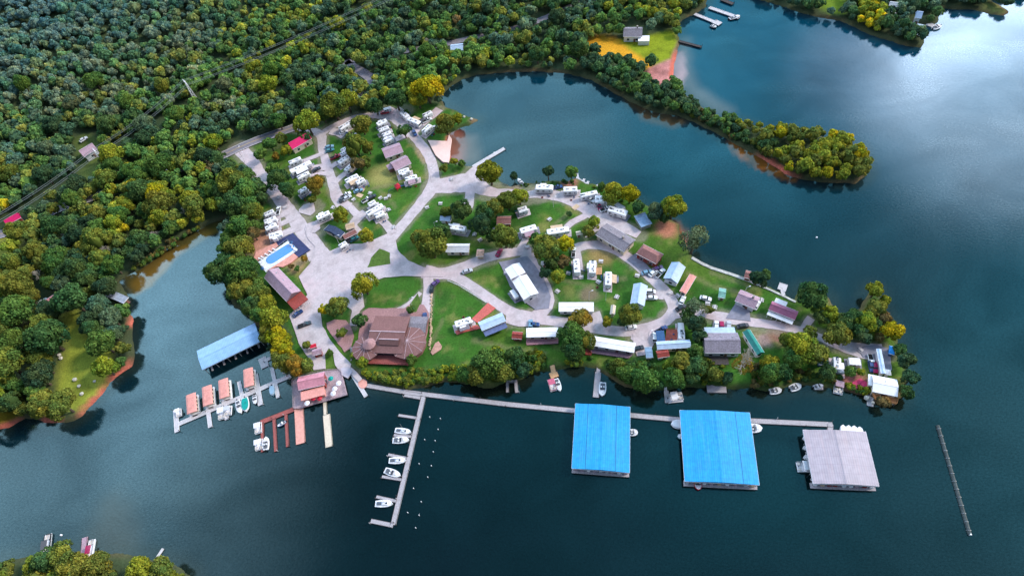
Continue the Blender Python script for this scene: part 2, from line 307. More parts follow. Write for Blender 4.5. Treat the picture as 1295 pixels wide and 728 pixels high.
def water_mat():
    m = bpy.data.materials.new('lake_water'); m.use_nodes = True; N = m.node_tree.nodes; L = m.node_tree.links; N.remove(N['Principled BSDF']); out = N['Material Output']
    a = N.new('ShaderNodeVertexColor'); a.layer_name = 'tint'; tc = N.new('ShaderNodeTexCoord')
    n = N.new('ShaderNodeTexNoise'); n.inputs['Scale'].default_value = .75; n.inputs['Detail'].default_value = 8; n.inputs['Roughness'].default_value = .72
    mp = N.new('ShaderNodeMapping'); mp.inputs['Scale'].default_value = (1,1.6,1); mp.inputs['Rotation'].default_value = (0,0,.5); L.new(tc.outputs['Object'], mp.inputs[0]); L.new(mp.outputs[0], n.inputs['Vector'])
    bp = N.new('ShaderNodeBump'); bp.inputs['Strength'].default_value = .22; bp.inputs['Distance'].default_value = .1; L.new(n.outputs[0], bp.inputs['Height'])
    nb = N.new('ShaderNodeTexNoise'); nb.inputs['Scale'].default_value = .03; nb.inputs['Detail'].default_value = 6; L.new(tc.outputs['Object'], nb.inputs['Vector'])
    r = N.new('ShaderNodeMapRange'); r.inputs[1].default_value = .35; r.inputs[2].default_value = .65; r.inputs[3].default_value = .8; r.inputs[4].default_value = 1.2; L.new(nb.outputs[0], r.inputs[0])
    mx = N.new('ShaderNodeMix'); mx.data_type = 'RGBA'; mx.blend_type = 'MULTIPLY'; mx.inputs[0].default_value = 1; L.new(a.outputs[0], mx.inputs[6]); L.new(r.outputs[0], mx.inputs[7])
    d = N.new('ShaderNodeBsdfDiffuse'); L.new(mx.outputs[2], d.inputs[0])
    nf = N.new('ShaderNodeTexNoise'); nf.inputs['Scale'].default_value = 1.1; nf.inputs['Detail'].default_value = 4; nf.inputs['Roughness'].default_value = .8; L.new(mp.outputs[0], nf.inputs['Vector'])
    nw = N.new('ShaderNodeTexNoise'); nw.inputs['Scale'].default_value = .018; nw.inputs['Detail'].default_value = 5; nw.inputs['Distortion'].default_value = 1.2; L.new(mp.outputs[0], nw.inputs['Vector'])
    rf = N.new('ShaderNodeMapRange'); rf.inputs[1].default_value = .3; rf.inputs[2].default_value = .7; rf.inputs[3].default_value = .62; rf.inputs[4].default_value = 1.38; L.new(nf.outputs[0], rf.inputs[0])  # ripple glints put in as fine noise on the reflection strength
    rw = N.new('ShaderNodeMapRange'); rw.inputs[1].default_value = .35; rw.inputs[2].default_value = .65; rw.inputs[3].default_value = .80; rw.inputs[4].default_value = 1.15; L.new(nw.outputs[0], rw.inputs[0])
    mf = N.new('ShaderNodeMath'); mf.operation = 'MULTIPLY'; L.new(rf.outputs[0], mf.inputs[0]); L.new(rw.outputs[0], mf.inputs[1])
    gl = N.new('ShaderNodeBsdfGlossy'); gl.inputs['Roughness'].default_value = .03; L.new(bp.outputs[0], gl.inputs['Normal'])
    gl.inputs['Color'].default_value = (.46,.77,.79,1)
    fr = N.new('ShaderNodeFresnel'); fr.inputs['IOR'].default_value = 1.62; L.new(bp.outputs[0], fr.inputs['Normal'])
    fm = N.new('ShaderNodeMath'); fm.operation = 'MULTIPLY'; L.new(fr.outputs[0], fm.inputs[0]); L.new(mf.outputs[0], fm.inputs[1]); sh = N.new('ShaderNodeMixShader'); L.new(fm.outputs[0], sh.inputs[0]); L.new(d.outputs[0], sh.inputs[1]); L.new(gl.outputs[0], sh.inputs[2]); L.new(sh.outputs[0], out.inputs[0])
    return m
wm.materials.append(water_mat()); o = bpy.data.objects.new('lake_water', wm); col.objects.link(o); tag(o, kind='structure')

# ------------------------------------------------------------------ roads and hard surfaces
road_m = mat('gravel_road', (.52,.45,.465), .95, .12, 1.4, dirt=.42, bump=.3)
def stain(m, c, sc, lo, hi, amt):
    nt = m.node_tree; N = nt.nodes; L = nt.links; b = N['Principled BSDF']; src = b.inputs['Base Color'].links[0].from_socket
    n = N.new('ShaderNodeTexNoise'); n.inputs['Scale'].default_value = sc; n.inputs['Detail'].default_value = 7; n.inputs['Roughness'].default_value = .65; n.inputs['Distortion'].default_value = .8
    tc = N.new('ShaderNodeTexCoord'); L.new(tc.outputs['Object'], n.inputs['Vector']); r = N.new('ShaderNodeMapRange'); r.inputs[1].default_value = lo; r.inputs[2].default_value = hi; r.inputs[4].default_value = amt; L.new(n.outputs[0], r.inputs[0])
    x = N.new('ShaderNodeMix'); x.data_type = 'RGBA'; L.new(r.outputs[0], x.inputs[0]); L.new(src, x.inputs[6]); x.inputs[7].default_value = (*c, 1); L.new(x.outputs[2], b.inputs['Base Color'])
stain(road_m, (.60,.44,.46), .05, .48, .68, .6); stain(road_m, (.20,.18,.19), .16, .52, .72, .32); stain(road_m, (.62,.54,.55), .35, .56, .74, .4)
asph_m = mat('grey_asphalt', (.24,.235,.29), .95, .15, .7, dirt=.3)
hw_m = mat('highway_asphalt', (.22,.20,.23), .95, .15, .7, dirt=.4)
lay_i = [0]
def ribbon(name, pts, w, m, dz=.03, world=False, hz=False, step=2.0):
    P0 = [Vector((*p[:2], 0)) if world else Vector((*G(p[0], p[1]), 0)) for p in pts]
    ws_ = w if isinstance(w, (list, tuple)) else [w]*len(P0)
    fine = []; n = len(P0)
    for i in range(n-1):                          # Catmull-Rom
        a, b, c, d = P0[max(i-1,0)], P0[i], P0[i+1], P0[min(i+2,n-1)]; k = max(2, int((c-b).length/step))
        for j in range(k):
            t = j/k; q = .5*((2*b)+(c-a)*t+(2*a-5*b+4*c-d)*t*t+(3*b-a-3*c+d)*t**3); fine.append((q, ws_[i]*(1-t)+ws_[i+1]*t))
    fine.append((P0[-1], ws_[-1])); lay_i[0] += 1; z0 = 1+dz+.005*lay_i[0]
    vs = []; fs = []
    for i, (q, ww) in enumerate(fine):
        t = (fine[min(i+1, len(fine)-1)][0]-fine[max(i-1, 0)][0]).normalized(); nn = Vector((-t.y, t.x, 0))
        for sd in (-1, 1):
            e = q+nn*sd*ww/2*(1+random.uniform(-.07,.07)); z = (float(hill(e.x, e.y))+.35) if hz else z0
            vs.append((e.x, e.y, z))
        if i: fs.append((2*i-2, 2*i, 2*i+1, 2*i-1)[::-1])
    mb = MB(); mb.v = vs; mb.f = fs; o = mb.build(name, m); tag(o, kind='structure'); return o
def slab(name, px, m, th=.08, kind='structure', z=1.0, edge=True):
    pts = [G(x, y, z) for x, y in px]; out = []
    n = len(pts)
    if edge:
        for i in range(n):
            a = Vector(pts[i]); b = Vector(pts[(i+1)%n]); k = max(1, int((b-a).length/2.5))
            for j in range(k):
                q = a.lerp(b, j/k); out.append((q.x+random.uniform(-.16,.16), q.y+random.uniform(-.16,.16)))
    else: out = pts
    lay_i[0] += 1; zz = z+th+.005*lay_i[0]
    from mathutils.geometry import tessellate_polygon
    V3 = [Vector((p[0], p[1], 0)) for p in out]; tris = tessellate_polygon([V3])
    vs = [(p[0], p[1], zz) for p in out]; nn = len(out); vs += [(p[0], p[1], z-.3) for p in out]; fs = []
    for t in tris:
        a, b, c = (V3[i] for i in t); fs.append(tuple(t) if (b-a).cross(c-a).z > 0 else tuple(t)[::-1])
    fs += [(i, (i+1)%nn, nn+(i+1)%nn, nn+i) for i in range(nn)]
    mb = MB(); mb.v = vs; mb.f = fs; o = mb.build(name, m); tag(o, kind=kind); return o
ribbon('highway', ROAD_MAIN, 6.0, hw_m, world=True, hz=True)
ribbon('highway', ROAD_FAR, 4.5, hw_m, world=True, hz=True)
line_w = mat('road_marking_white', (.7,.68,.66), .8); line_y = mat('road_marking_yellow', (.62,.42,.1), .8)
def offset_line(pts, d):
    r = []
    for i, p in enumerate(pts):
        a = Vector(pts[max(i-1,0)]); b = Vector(pts[min(i+1,len(pts)-1)]); t = (b-a).normalized(); r.append((p[0]-t.y*d, p[1]+t.x*d))
    return r
for dd, m_ in ((-2.6, line_w), (2.6, line_w), (.12, line_y)):
    o = ribbon('road_marking', offset_line(ROAD_MAIN[:11], dd), .22, m_, world=True, hz=True); o.location.z = .02
R = [
 ([(301,187),(318,204),(330,222),(345,240),(362,262),(378,284),(392,304),(404,324)], [8,6.5,6,6,6.5,7,8,10]),
 ([(372,163),(392,165),(406,171),(407,185),(411,200),(416,216),(422,236),(427,250),(434,259),(444,261)], [4,5,5,4.2,4.2,4.4,5,6,6.5,4]),
 ([(404,172),(414,164),(430,156),(448,149),(465,146),(482,146),(498,148),(509,158),(520,169),(530,180),(540,193),(547,210),(549,226),(545,240),(533,256),(519,273),(506,288),(494,301)], [4.5,4,4,4,4,6,7,5.5,5,5,5,5,5.5,6.5,5.5,5,5,6]),
 ([(521,169),(532,158),(543,149),(556,138)], 5), ([(519,170),(506,174),(494,180)], 3.4),
 ([(486,141),(500,146),(512,140)], 9),
 ([(549,236),(565,234),(582,232),(598,232),(612,240),(628,244),(645,243),(664,247),(680,244)], [9,10,12,12,7,5,4,4,5]),
 ([(596,236),(594,250),(592,263)], 4.5), ([(590,232),(596,222),(604,211)], [10,7,3]),
 ([(678,244),(700,247),(720,252),(738,261),(752,270),(770,279),(790,288),(808,297)], [6,6,6.5,7,7,6.5,6,4]),
 ([(747,269),(736,275),(724,281),(716,288)], 3), ([(738,298),(760,286),(775,284)], 3),
 ([(536,343),(552,346),(565,345),(590,336),(616,326),(642,320),(672,317)], [7,6,6,5,5,5,4]),
 ([(558,346),(575,350),(592,359),(610,371),(630,385),(650,396),(672,402),(700,406),(724,409),(752,415),(790,419),(822,414),(842,405),(852,392),(849,379),(836,363),(818,346),(800,330),(782,318),(764,311),(742,310),(729,314)], 4.6),
 ([(728,314),(731,326),(733,342)], 3.2),
 ([(672,402),(686,394),(692,380),(684,358),(672,338),(666,322)], [5,5,6,7,7,6]),
 ([(846,400),(866,396),(889,396),(906,400),(924,403),(948,407),(979,411),(1012,418),(1040,428),(1070,439),(1100,445),(1118,446)], [4,3.6,3.8,4.4,5,4,3.8,3.6,3.4,5,7,7]),
 ([(1016,417),(1021,408),(1026,402)], 3),
 ([(541,346),(542,362),(540,380),(537,402)], 4.2),
 
 ([(532,370),(516,385),(500,393),(480,397),(462,395)], 2.0), ([(455,382),(450,395),(447,412)], 3.5), ([(437,462),(447,471),(456,481)], 2.0),
 ([(753,418),(756,406),(752,395)], 4), ([(800,418),(800,412)], 2), ([(822,370),(830,372),(840,374)], 4), ([(820,416),(812,430),(806,436)], [6,9,7]), ([(640,402),(658,402),(676,405)], [5,8,6]),
 ([(655,318),(661,309),(666,300)], 3),
 ([(350,275),(366,268)], 3.4),([(352,285),(372,276)], 3),([(357,296),(380,287)], 4),
 ([(443,261),(452,272),(462,272)], [3,4,3]), ([(462,268),(452,277),(446,285),(452,296)], [4,5,4,6]), ([(481,276),(492,288),(496,296)], 4),
 ([(423,232),(431,224),(439,218)], 3.2), ([(418,212),(427,206)], 3), ([(413,211),(402,213),(394,215)], 5), ([(412,192),(404,196),(394,200),(384,204)], 2.6),([(418,222),(406,219),(392,224)],2.4),
 ([(418,166),(428,168),(436,172)], 5), ([(385,271),(390,265),(398,262)], [7,9,6]), ([(388,290),(396,288),(402,292)], [6,8,3]),
]
for pts, w in R: ribbon('road', pts, w, road_m)
slab('parking_lot', [(386,288),(396,296),(417,318),(432,312),(446,309),(458,309),(474,303),(490,296),(500,301),(503,316),(516,330),(536,338),(556,340),(560,350),(536,350),(510,349),(486,351),(466,358),(459,372),(461,388),(452,396),(450,412),(446,412),(445,392),(436,386),(420,381),(406,396),(408,412),(418,430),(430,446),(444,460),(442,468),(430,470),(424,462),(421,446),(416,440),(411,448),(412,466),(397,468),(390,452),(378,434),(371,414),(366,398),(378,388),(389,373),(378,350),(392,334),(397,322),(398,312),(388,300)], road_m, .05)
slab('grass_island', [(480,315),(493,320),(494,334),(480,336),(465,339),(470,326)], mat('island_grass', (.07,.13,.02), .95, .3, 1.0, bump=.5), .12)
slab('grass_island', [(529,371),(519,384),(517,396),(527,395),(532,384)], MATS['island_grass'], .12)
slab('driveway', [(793,328),(803,321),(823,340),(826,352),(818,350)], asph_m, .05)
slab('driveway', [(922,396),(930,385),(948,393),(949,407),(930,404),(918,403)], asph_m, .05)
slab('driveway', [(631,332),(667,324),(676,335),(688,352),(697,375),(694,390),(678,392),(660,380),(645,362),(640,350)], asph_m, .04)
slab('driveway', [(903,404),(922,404),(926,420),(900,418)], road_m, .05)
slab('driveway', [(1084,440),(1098,437),(1108,436),(1122,440),(1126,452),(1128,468),(1112,470),(1106,452),(1092,452)], asph_m, .05)
slab('driveway', [(800,422),(828,420),(828,432),(822,448),(806,450),(802,440)], road_m, .05)
slab('brick_driveway', [(597,403),(617,383),(627,390),(604,408)], mat('red_brick_paving', (.55,.13,.11), .9, .2, 1.5), .05)
slab('brick_patio', [(575,419),(604,411),(608,415),(578,423)], MATS['red_brick_paving'], .05)
slab('sand_beach', [(541,178),(566,179),(568,171),(571,176),(568,206),(560,205),(551,197)], mat('beach_sand', (.80,.56,.50), .95, .06, .8, dirt=.1), .03)
slab('beach_kerb', [(540,178),(541,178),(551,197),(561,206),(569,207),(568,208),(560,207),(550,198)], darkwood, .12, edge=False)
slab('fire_ring_patio', [(545,446),(551,434),(555,432),(559,438),(558,442),(547,449)], mat('pink_gravel', (.5,.28,.22), .95, .25, 1.0), .05)
slab('plaza', [(413,409),(424,404),(438,405),(444,412),(448,425),(444,440),(436,445),(424,430),(414,415)], mat('pink_pavers', (.36,.20,.20), .9, .2, 1.5), .05)
slab('plaza', [(459,394),(466,390),(512,390),(520,384),(536,386),(543,396),(541,420),(536,440),(520,446),(470,448),(456,443),(453,428)], MATS['pink_pavers'], .045)
slab('boat_ramp', [(430,466),(441,463),(446,470),(440,478),(432,474)], concrete, .03)

# worn verges and foot paths soften the lawn edges
def wear(pts, w, amt, colr):
    global C
    W2 = [G(*q) for q in pts]; hw = (max(w) if isinstance(w, (list, tuple)) else w)/2
    d = dist(P, W2, False)+.8*n3+.4*n2; C = lay(C, sstep(hw+1.5, hw-.3, d), colr, amt)
for pts, w in R: wear(pts, w, .6, (.24,.21,.16))
for pts in ([(500,262),(492,250),(478,240)], [(560,268),(600,302),(640,316)], [(700,352),(745,362),(790,352)], [(870,345),(900,362),(930,368)], [(560,404),(546,432),(522,446)], [(466,240),(500,232),(540,224)], [(585,300),(625,305)], [(720,268),(700,285)], [(600,430),(640,440),(690,446)], [(345,240),(370,262)], [(900,345),(960,366)]): wear(pts, .6, .45, (.22,.19,.10))
me.color_attributes['tint'].data.foreach_set('color', np.column_stack([np.clip(C, .005, 1), np.ones(len(C))]).astype(np.float32).ravel())
# ------------------------------------------------------------------ buildings
def windows(root, L, W, h, sides='xy', n=None, z0=.9, wm=None):
    hh = min(1.2, h*.42)
    for sy in (-1, 1):
        k = n or max(1, int(L/3.6))
        for i in range(k):
            x = -L/2 + L*(i+.5)/k
            w = part('window', MB().box(x, sy*(W/2+.03), z0, 1.25, .1, hh), glass, root)
            part('frame', MB().box(x, sy*(W/2+.015), z0-.1, 1.5, .06, hh+.2), wm or white, w)
    for sx in (-1, 1):
        w = part('window', MB().box(sx*(L/2+.03), 0, z0, .1, 1.3, hh), glass, root)
        part('frame', MB().box(sx*(L/2+.015), 0, z0-.1, .06, 1.55, hh+.2), wm or white, w)
def building(name, label, cat, a, b, c, h, rise, rm, wm, ov=.45, kind='gable', hill_=False, win=True, door=1, hip=0, group=None, chimney=False, z=None, trim=None, vents=0):
    zb = z if z is not None else (1.0 if not hill_ else GT(*a)[2])
    A = Vector(G(*a, zb+h)); B = Vector(G(*b, zb+h)); Cc = Vector(G(*c, zb+h))
    d = (B-A); L = d.length; d.normalize(); n = Vector((-d.y, d.x)); W = (Cc-A).dot(n); ctr = (A+B)/2+n*W/2; W = abs(W); rz = math.atan2(d.y, d.x)
    if not hill_: pass
    t = thing(name, label, cat, (ctr.x, ctr.y, zb), rz, group)
    l, w = max(L-2*ov, 1.0), max(W-2*ov, 1.0)
    part('wall', MB().box(0, 0, -.6, l, w, h+.6), wm, t)
    mb = MB()
    if kind == 'flat': mb.box(0, 0, h, L, W, .25)
    elif kind == 'shed': mb.loft([[(-L/2,-W/2,h),(L/2,-W/2,h),(L/2,-W/2,h+.2),(-L/2,-W/2,h+.2)], [(-L/2,W/2,h+rise),(L/2,W/2,h+rise),(L/2,W/2,h+rise+.2),(-L/2,W/2,h+rise+.2)]])
    else: mb.gable(-L/2, L/2, -W/2, W/2, h, rise, hip=hip)
    r = part('roof', mb, rm, t)
    if kind == 'gable' and not hip:
        part('ridge_cap', MB().box(0, 0, h+rise+.12, L, .35, .1), trim or rm, r)
    if kind != 'shed' and kind != 'flat':
        part('fascia', MB().box(0, -W/2-.02, h-.02, L+.02, .06, .22), trim or white, r); part('fascia', MB().box(0, W/2+.02, h-.02, L+.02, .06, .22), trim or white, r)
    if chimney: part('chimney', MB().box(L*.22, W*.12, h, .8, .8, rise+1.2), rock, r)
    for i in range(vents): part('roof_vent', MB().cyl(-L/2+L*(i+.6)/(vents+.2), W*.2, h+rise*.5, h+rise*.6+.55, .22), steel, r)
    if win: windows(t, l, w, h)
    if door:
        dd = part('door', MB().box(l*.12+1.2*0, -w/2-.06, 0, .95, .1, 2.05), mat('door_paint', (.25,.12,.08), .6), t)
        part('handle', MB().box(l*.12+.35, -w/2-.13, 1.0, .08, .06, .08), steel, dd)
    t['_L'] = L; t['_W'] = W
    return t, L, W
def clean(t):
    for k in ('_L', '_W'):
        if k in t: del t[k]
def deck(name, label, cat, px, m, h=.5, rail=True, posts=True, z=1.0, group=None):
    pts = [G(x, y, z+h) for x, y in px]; cx = sum(p[0] for p in pts)/len(pts); cy = sum(p[1] for p in pts)/len(pts)
    t = thing(name, label, cat, (cx, cy, z), 0, group); q = [(p[0]-cx, p[1]-cy) for p in pts]
    part('deck_floor', MB().prism(q, h-.2, h), m, t)
    if rail:
        mb = MB()
        for i in range(len(q)):
            a, b = q[i], q[(i+1)%len(q)]; mb.tube((*a, h+1), (*b, h+1), .06, 4); mb.tube((*a, h+.5), (*b, h+.5), .04, 4)
            k = max(1, int(math.hypot(b[0]-a[0], b[1]-a[1])/1.6))
            for j in range(k): x = a[0]+(b[0]-a[0])*j/k; y = a[1]+(b[1]-a[1])*j/k; mb.box(x, y, h, .09, .09, 1.0)
        part('railing', mb, m, t)
    if posts:
        for p in q: part('post', MB().box(p[0]*.96, p[1]*.96, -2.0, .22, .22, h+1.8), darkwood, t)
    return t

building('bathhouse', 'larger lilac gabled bathhouse block between the lawn and the beach road', 'bathhouse', (493,206), (513,196.5), (500,216.5), 3.0, 1.7, lilac, cream, group=None, vents=2)
building('bathhouse', 'smaller lilac gabled block directly north of the larger bathhouse', 'bathhouse', (482.5,188.5), (505,180.5), (489,200), 2.8, 1.5, lilac, cream, vents=1)
building('entrance_lobby', 'small lilac lean-to at the west corner of the bathhouse', 'porch', (488.5,210.5), (495.5,207.2), (492.5,215), 2.4, .5, lilac, brownroof, win=False, kind='shed')
building('office_building', 'long building with magenta metal roof beside the entrance road', 'office', (370,189.5), (394.5,175.5), (363.5,184), 3.4, 2.6, magenta, cream, chimney=False)
t, L, W = building('store_building', 'long pinkish brown gabled building with rust red porch between pool and plaza', 'building', (334,351), (362.5,381.5), (350,336.5), 4.2, 2.2, lilac, rust, vents=3)
pr = part('porch_roof', MB().loft([[(L/2+.05,-W/2,3.9),(L/2+.05,W/2,3.9),(L/2+.05,W/2,4.05),(L/2+.05,-W/2,4.05)], [(L/2+5.2,-W/2,3.0),(L/2+5.2,W/2,3.0),(L/2+5.2,W/2,3.15),(L/2+5.2,-W/2,3.15)]]), rust, t)
for sy in (-1, -.33, .33, 1): part('porch_post', MB().box(L/2+5.0, sy*(W/2-.2), -.1, .2, .2, 3.15), white, t)
part('porch_railing', MB().box(L/2+5.0, 0, .9, .08, W-.6, .1).box(L/2+5.0, 0, .45, .06, W-.6, .06), white, t)

# the lodge: one thing with its many roofs
def lodge():
    z = 1.0; X0, Y0 = G(488, 440, 5.2); X1, Y1 = G(511, 397, 5.2); cx, cy = (X0+X1)/2-2, (Y0+Y1)/2
    q0, q1 = G(470, 420, 5.2), G(530, 422, 5.2); rz = math.atan2(q1[1]-q0[1], q1[0]-q0[0])
    t = thing('lodge', 'big pinkish brown roofed lodge with fan shaped wings and red lake deck', 'lodge', (cx, cy, z), rz)
    def L_(px, py, zz=5.2):
        x, y = G(px, py, zz); x -= cx; y -= cy; return (x*math.cos(rz)+y*math.sin(rz), -x*math.sin(rz)+y*math.cos(rz))
    m_ = mat('lodge_shingle', (.21,.105,.10), .85, .2, 2.0, dirt=.35); cap = mat('pale_ridge_cap', (.55,.42,.46), .7)
    wallm = mat('lodge_brown_wall', (.22,.10,.09), .8, .25, 1.5)
    a, b, c, d = L_(463,445), L_(509,445), L_(511,398), L_(463,398)
    part('wall', MB().box((a[0]+b[0])/2, (a[1]+d[1])/2, -.3, b[0]-a[0]-1.2, d[1]-a[1]-1.2, 4.0), wallm, t)
    mid = (a[1]+d[1])/2; x0, x1 = a[0], b[0]
    rf = part('roof', MB().gable(x0, x1, a[1], d[1], 3.6, 2.3, .2), m_, t)
    part('ridge_cap', MB().box((x0+x1)/2, mid, 6.12, x1-x0, .3, .1), cap, rf); part('valley_seam', MB().tube((x0+(x1-x0)*.32, mid, 6.2), (x0+(x1-x0)*.2, a[1]+4, 4.95), .1, 4), cap, rf)
    # raised lake side clerestory
    e, f = L_(480,437), L_(507,428)
    cw = part('clerestory', MB().box((e[0]+f[0])/2, (e[1]+f[1])/2, 3.6, f[0]-e[0]-.6, f[1]-e[1]-.6, 1.3), wallm, t)
    part('clerestory_roof', MB().gable(e[0], f[0], e[1], f[1], 4.9, 1.5, .18), m_, cw); part('clerestory_ridge', MB().box((e[0]+f[0])/2, (e[1]+f[1])/2, 6.55, f[0]-e[0], .3, .1), cap, cw)
    for i in range(5): part('skylight', MB().box(e[0]+1.5+i*(f[0]-e[0]-3)/4, e[1]+.26, 3.95, 1.2, .08, .7), white, cw)
    # octagonal wings
    for nm, cpx, r, n in (('west_wing', (462,438.5), 5.8, 12), ('east_wing', (515,431), 7.6, 12)):
        o = L_(*cpx); w = part('wing_wall', MB().cyl(o[0], o[1], -.3, 3.1, r-.8, n), wallm, t)
        part('wing_roof', MB().cyl(o[0], o[1], 3.1, 3.3, r, n).cyl(o[0], o[1], 3.3, 4.7, r, n, .3), m_, w)
        mb = MB()
        for k in range(n): q = 2*PI*k/n; mb.tube((o[0]+r*math.cos(q), o[1]+r*math.sin(q), 3.34), (o[0], o[1], 4.75), .07, 4)
        part('wing_ridge_cap', mb, cap, w)
    o = L_(468,436.5); g = part('turret', MB().cyl(o[0], o[1], 3.6, 5.4, 2.2, 10), wallm, t); part('turret_roof', MB().cyl(o[0], o[1], 5.4, 6.8, 2.7, 10, .2), mat('turret_roof', (.36,.20,.20), .8, .15, 2.0), g)
    g0, g1 = L_(513,418), L_(541,398); part('east_annex_wall', MB().box((g0[0]+g1[0])/2, (g0[1]+g1[1])/2, -.3, g1[0]-g0[0]-.6, g1[1]-g0[1]-.6, 3.0), wallm, t); part('east_annex_roof', MB().gable(g0[0], g1[0], g0[1], g1[1], 2.7, 1.0, .15), greyroof, t)
    d0, d1 = L_(459,452.5,2.5), L_(521,447,2.5)
    dk = part('lake_deck', MB().box((d0[0]+d1[0])/2, (d0[1]+d1[1])/2-1.0, .9, d1[0]-d0[0], 5.0, .2), redwood, t)
    mb = MB(); yy = (d0[1]+d1[1])/2-3.4
    mb.box((d0[0]+d1[0])/2, yy, 2.05, d1[0]-d0[0], .12, .12)
    for k in range(24): mb.box(d0[0]+(d1[0]-d0[0])*k/23, yy, 1.1, .1, .1, 1.0)
    part('deck_railing', mb, rust, dk)
    for k in range(7): part('window', MB().box(d0[0]+(d1[0]-d0[0])*(k+.5)/7, a[1]+.55, .9, 2.6, .12, 2.0), glass, t)
    for k in range(8): part('deck_post', MB().box(d0[0]+(d1[0]-d0[0])*(k+.5)/8, yy+.1, -3.0, .25, .25, 3.9), rust, t)
lodge()
# fuel dock building
z = 1.0
building('dock_store', 'pink roofed dock store on the wide lakeside platform', 'store', (377.5,493.5), (411,486.5), (372,478), 3.4, 1.6, mat('pink_metal_roof', (.62,.26,.32), .6, .15, 1.0, stripes=.9), rust, door=1)
building('porch_canopy', 'flat salmon canopy over the lake side of the dock store', 'canopy', (381,507), (411,499), (379.5,496), 2.6, .4, salmon, salmon, kind='flat', win=False, door=0)
building('kiosk', 'small hut with pinkish roof and dark red walls left of the boat ramp road', 'kiosk', (395.5,450), (407,447), (393,443), 2.8, .9, lilac, rust, win=False)
building('kiosk', 'tiny bright red roofed ticket hut beside the larger kiosk', 'kiosk', (393,441), (400.5,438.5), (391.5,436.5), 2.4, .5, mat('bright_red_roof', (.6,.02,.05), .5), rust, win=False)
# the camp store cluster
building('cabin', 'dark blue roofed cabin hidden among trees south of the camper rows', 'cabin', (430,301), (436.5,294), (418,282), 2.8, 1.4, mat('navy_shingle', (.035,.055,.11), .8, .3, 2), cream)
building('shed', 'small tan shed with white edge beside the dark blue cabin', 'shed', (438,291), (449,288), (437,284), 2.4, .8, tan, cream, win=False)
building('shed', 'low brown shingled shed between the blue cabin and the yellow tree', 'shed', (436,303), (452,295), (433,298), 2.4, 1.0, brownroof, brownroof, win=False)
# central houses
building('cottage', 'white roofed cottage with cream front porch on the middle lawn', 'cottage', (563.5,319), (593,319), (570.3,308.5), 2.8, 1.5, offwhite, cream)
building('cabin', 'small rust red cabin shaded by trees in the camp centre', 'cabin', (628,284), (646,283.5), (629,274), 2.6, 1.2, brownroof, rust)
building('shed', 'grey domed storage shed behind the camper under centre trees', 'shed', (556,279), (569,280), (559,271), 2.4, .9, skyroof, offwhite, win=False)
t, L, W = building('long_hall', 'long white roofed hall in two sections set diagonally on the asphalt yard', 'hall', (662.4,379.5), (638.5,340.5), (681,370.5), 3.6, 1.0, mat('white_membrane_roof', (.85,.84,.86), .5, .04, 1.0, dirt=.08), offwhite, vents=0)
part('roof_seam', MB().box(L*.12, 0, 3.62, .25, W+.1, 1.22).box(L*.12,0,3.6,.2,W,.1), greyroof, t)
building('gravel_roof_lodge', 'big grey shingled building beside the north shore lane', 'building', (753,297), (789,319), (766,281.5), 3.4, 1.3, greyroof, cream, chimney=True, vents=2)
building('brown_cabin', 'reddish brown hip roofed cabin with driveway near the north shore', 'cabin', (804,320.6), (829.7,334), (816,310), 3.6, 1.5, brownroof, rust, hip=1.5)
building('blue_house', 'half lilac half pale blue gabled house near the north shore', 'house', (839,352), (849.5,331.5), (857.5,357), 3.2, 1.8, skyroof, offwhite)
building('mobile_home', 'narrow salmon roofed trailer home standing alone on the grass', 'mobile home', (867.5,372), (880.5,350), (859.5,368), 2.9, .35, salmon, cream)
building('garden_shed', 'small green roofed shed on the lawn east of the salmon trailer', 'shed', (908,376), (917,377.5), (908.5,364), 2.3, .9, mat('pale_green_roof', (.2,.42,.36), .6, .2, 1.5, stripes=1), offwhite, win=False)
building('cottage', 'lilac roofed cottage with white trim beside the grey driveway', 'cottage', (929,380.5), (954,391), (934.5,365.5), 3.0, 1.5, lilac, offwhite, chimney=True)
t, L, W = building('cottage', 'long plum roofed cottage with white porches on the narrow north shore', 'cottage', (971.5,391.5), (1005,405), (975.5,380.5), 3.0, 1.3, mat('plum_metal_roof', (.36,.12,.20), .6, .15, 1.0, stripes=.9), offwhite)
part('back_porch', MB().box(-L*.2, W/2+1.4, 2.2, L*.45, 2.8, .18).box(-L*.2, W/2+2.6, 0, L*.42, .12, 2.2), offwhite, t)
part('front_porch', MB().box(0, -W/2-.9, 2.3, L*.96, 1.9, .15), offwhite, t)
for i in range(6): part('porch_post', MB().box(-L*.45+L*.9*i/5, -W/2-1.7, 0, .14, .14, 2.3), white, t)
t, L, W = building('big_grey_house', 'large grey shingled house with pale metal porch strip on the south shore', 'house', (891.5,446.5), (937,446.5), (890.5,421), 3.6, 2.2, mat('slate_grey_shingle', (.26,.23,.28), .85, .3, 2.0, dirt=.4), offwhite, chimney=False, vents=3)
part('porch_roof', MB().loft([[(-L/2+.3,W/2+.03,3.3),(L/2-.6,W/2+.03,3.3),(L/2-.6,W/2+.03,3.45),(-L/2+.3,W/2+.03,3.45)],[(-L/2+.3,W/2+3,2.7),(L/2-.6,W/2+3,2.7),(L/2-.6,W/2+3,2.85),(-L/2+.3,W/2+3,2.85)]]), skyroof, t)
bk = part('back_deck', MB().box(-L*.1, -W/2-1.8, 1.0, 7, 3.4, .2), darkwood, t)
building('green_roof_house', 'narrow diagonal house with teal green metal roof and white west eave', 'house', (957,449), (939,420), (965,443), 3.0, 1.1, teal, offwhite)
building('mobile_home', 'white roofed mobile home with striped deck, middle one along the south lane', 'mobile home', (665.5,426.5), (706,425.5), (665.5,415), 2.9, .4, white, cream)
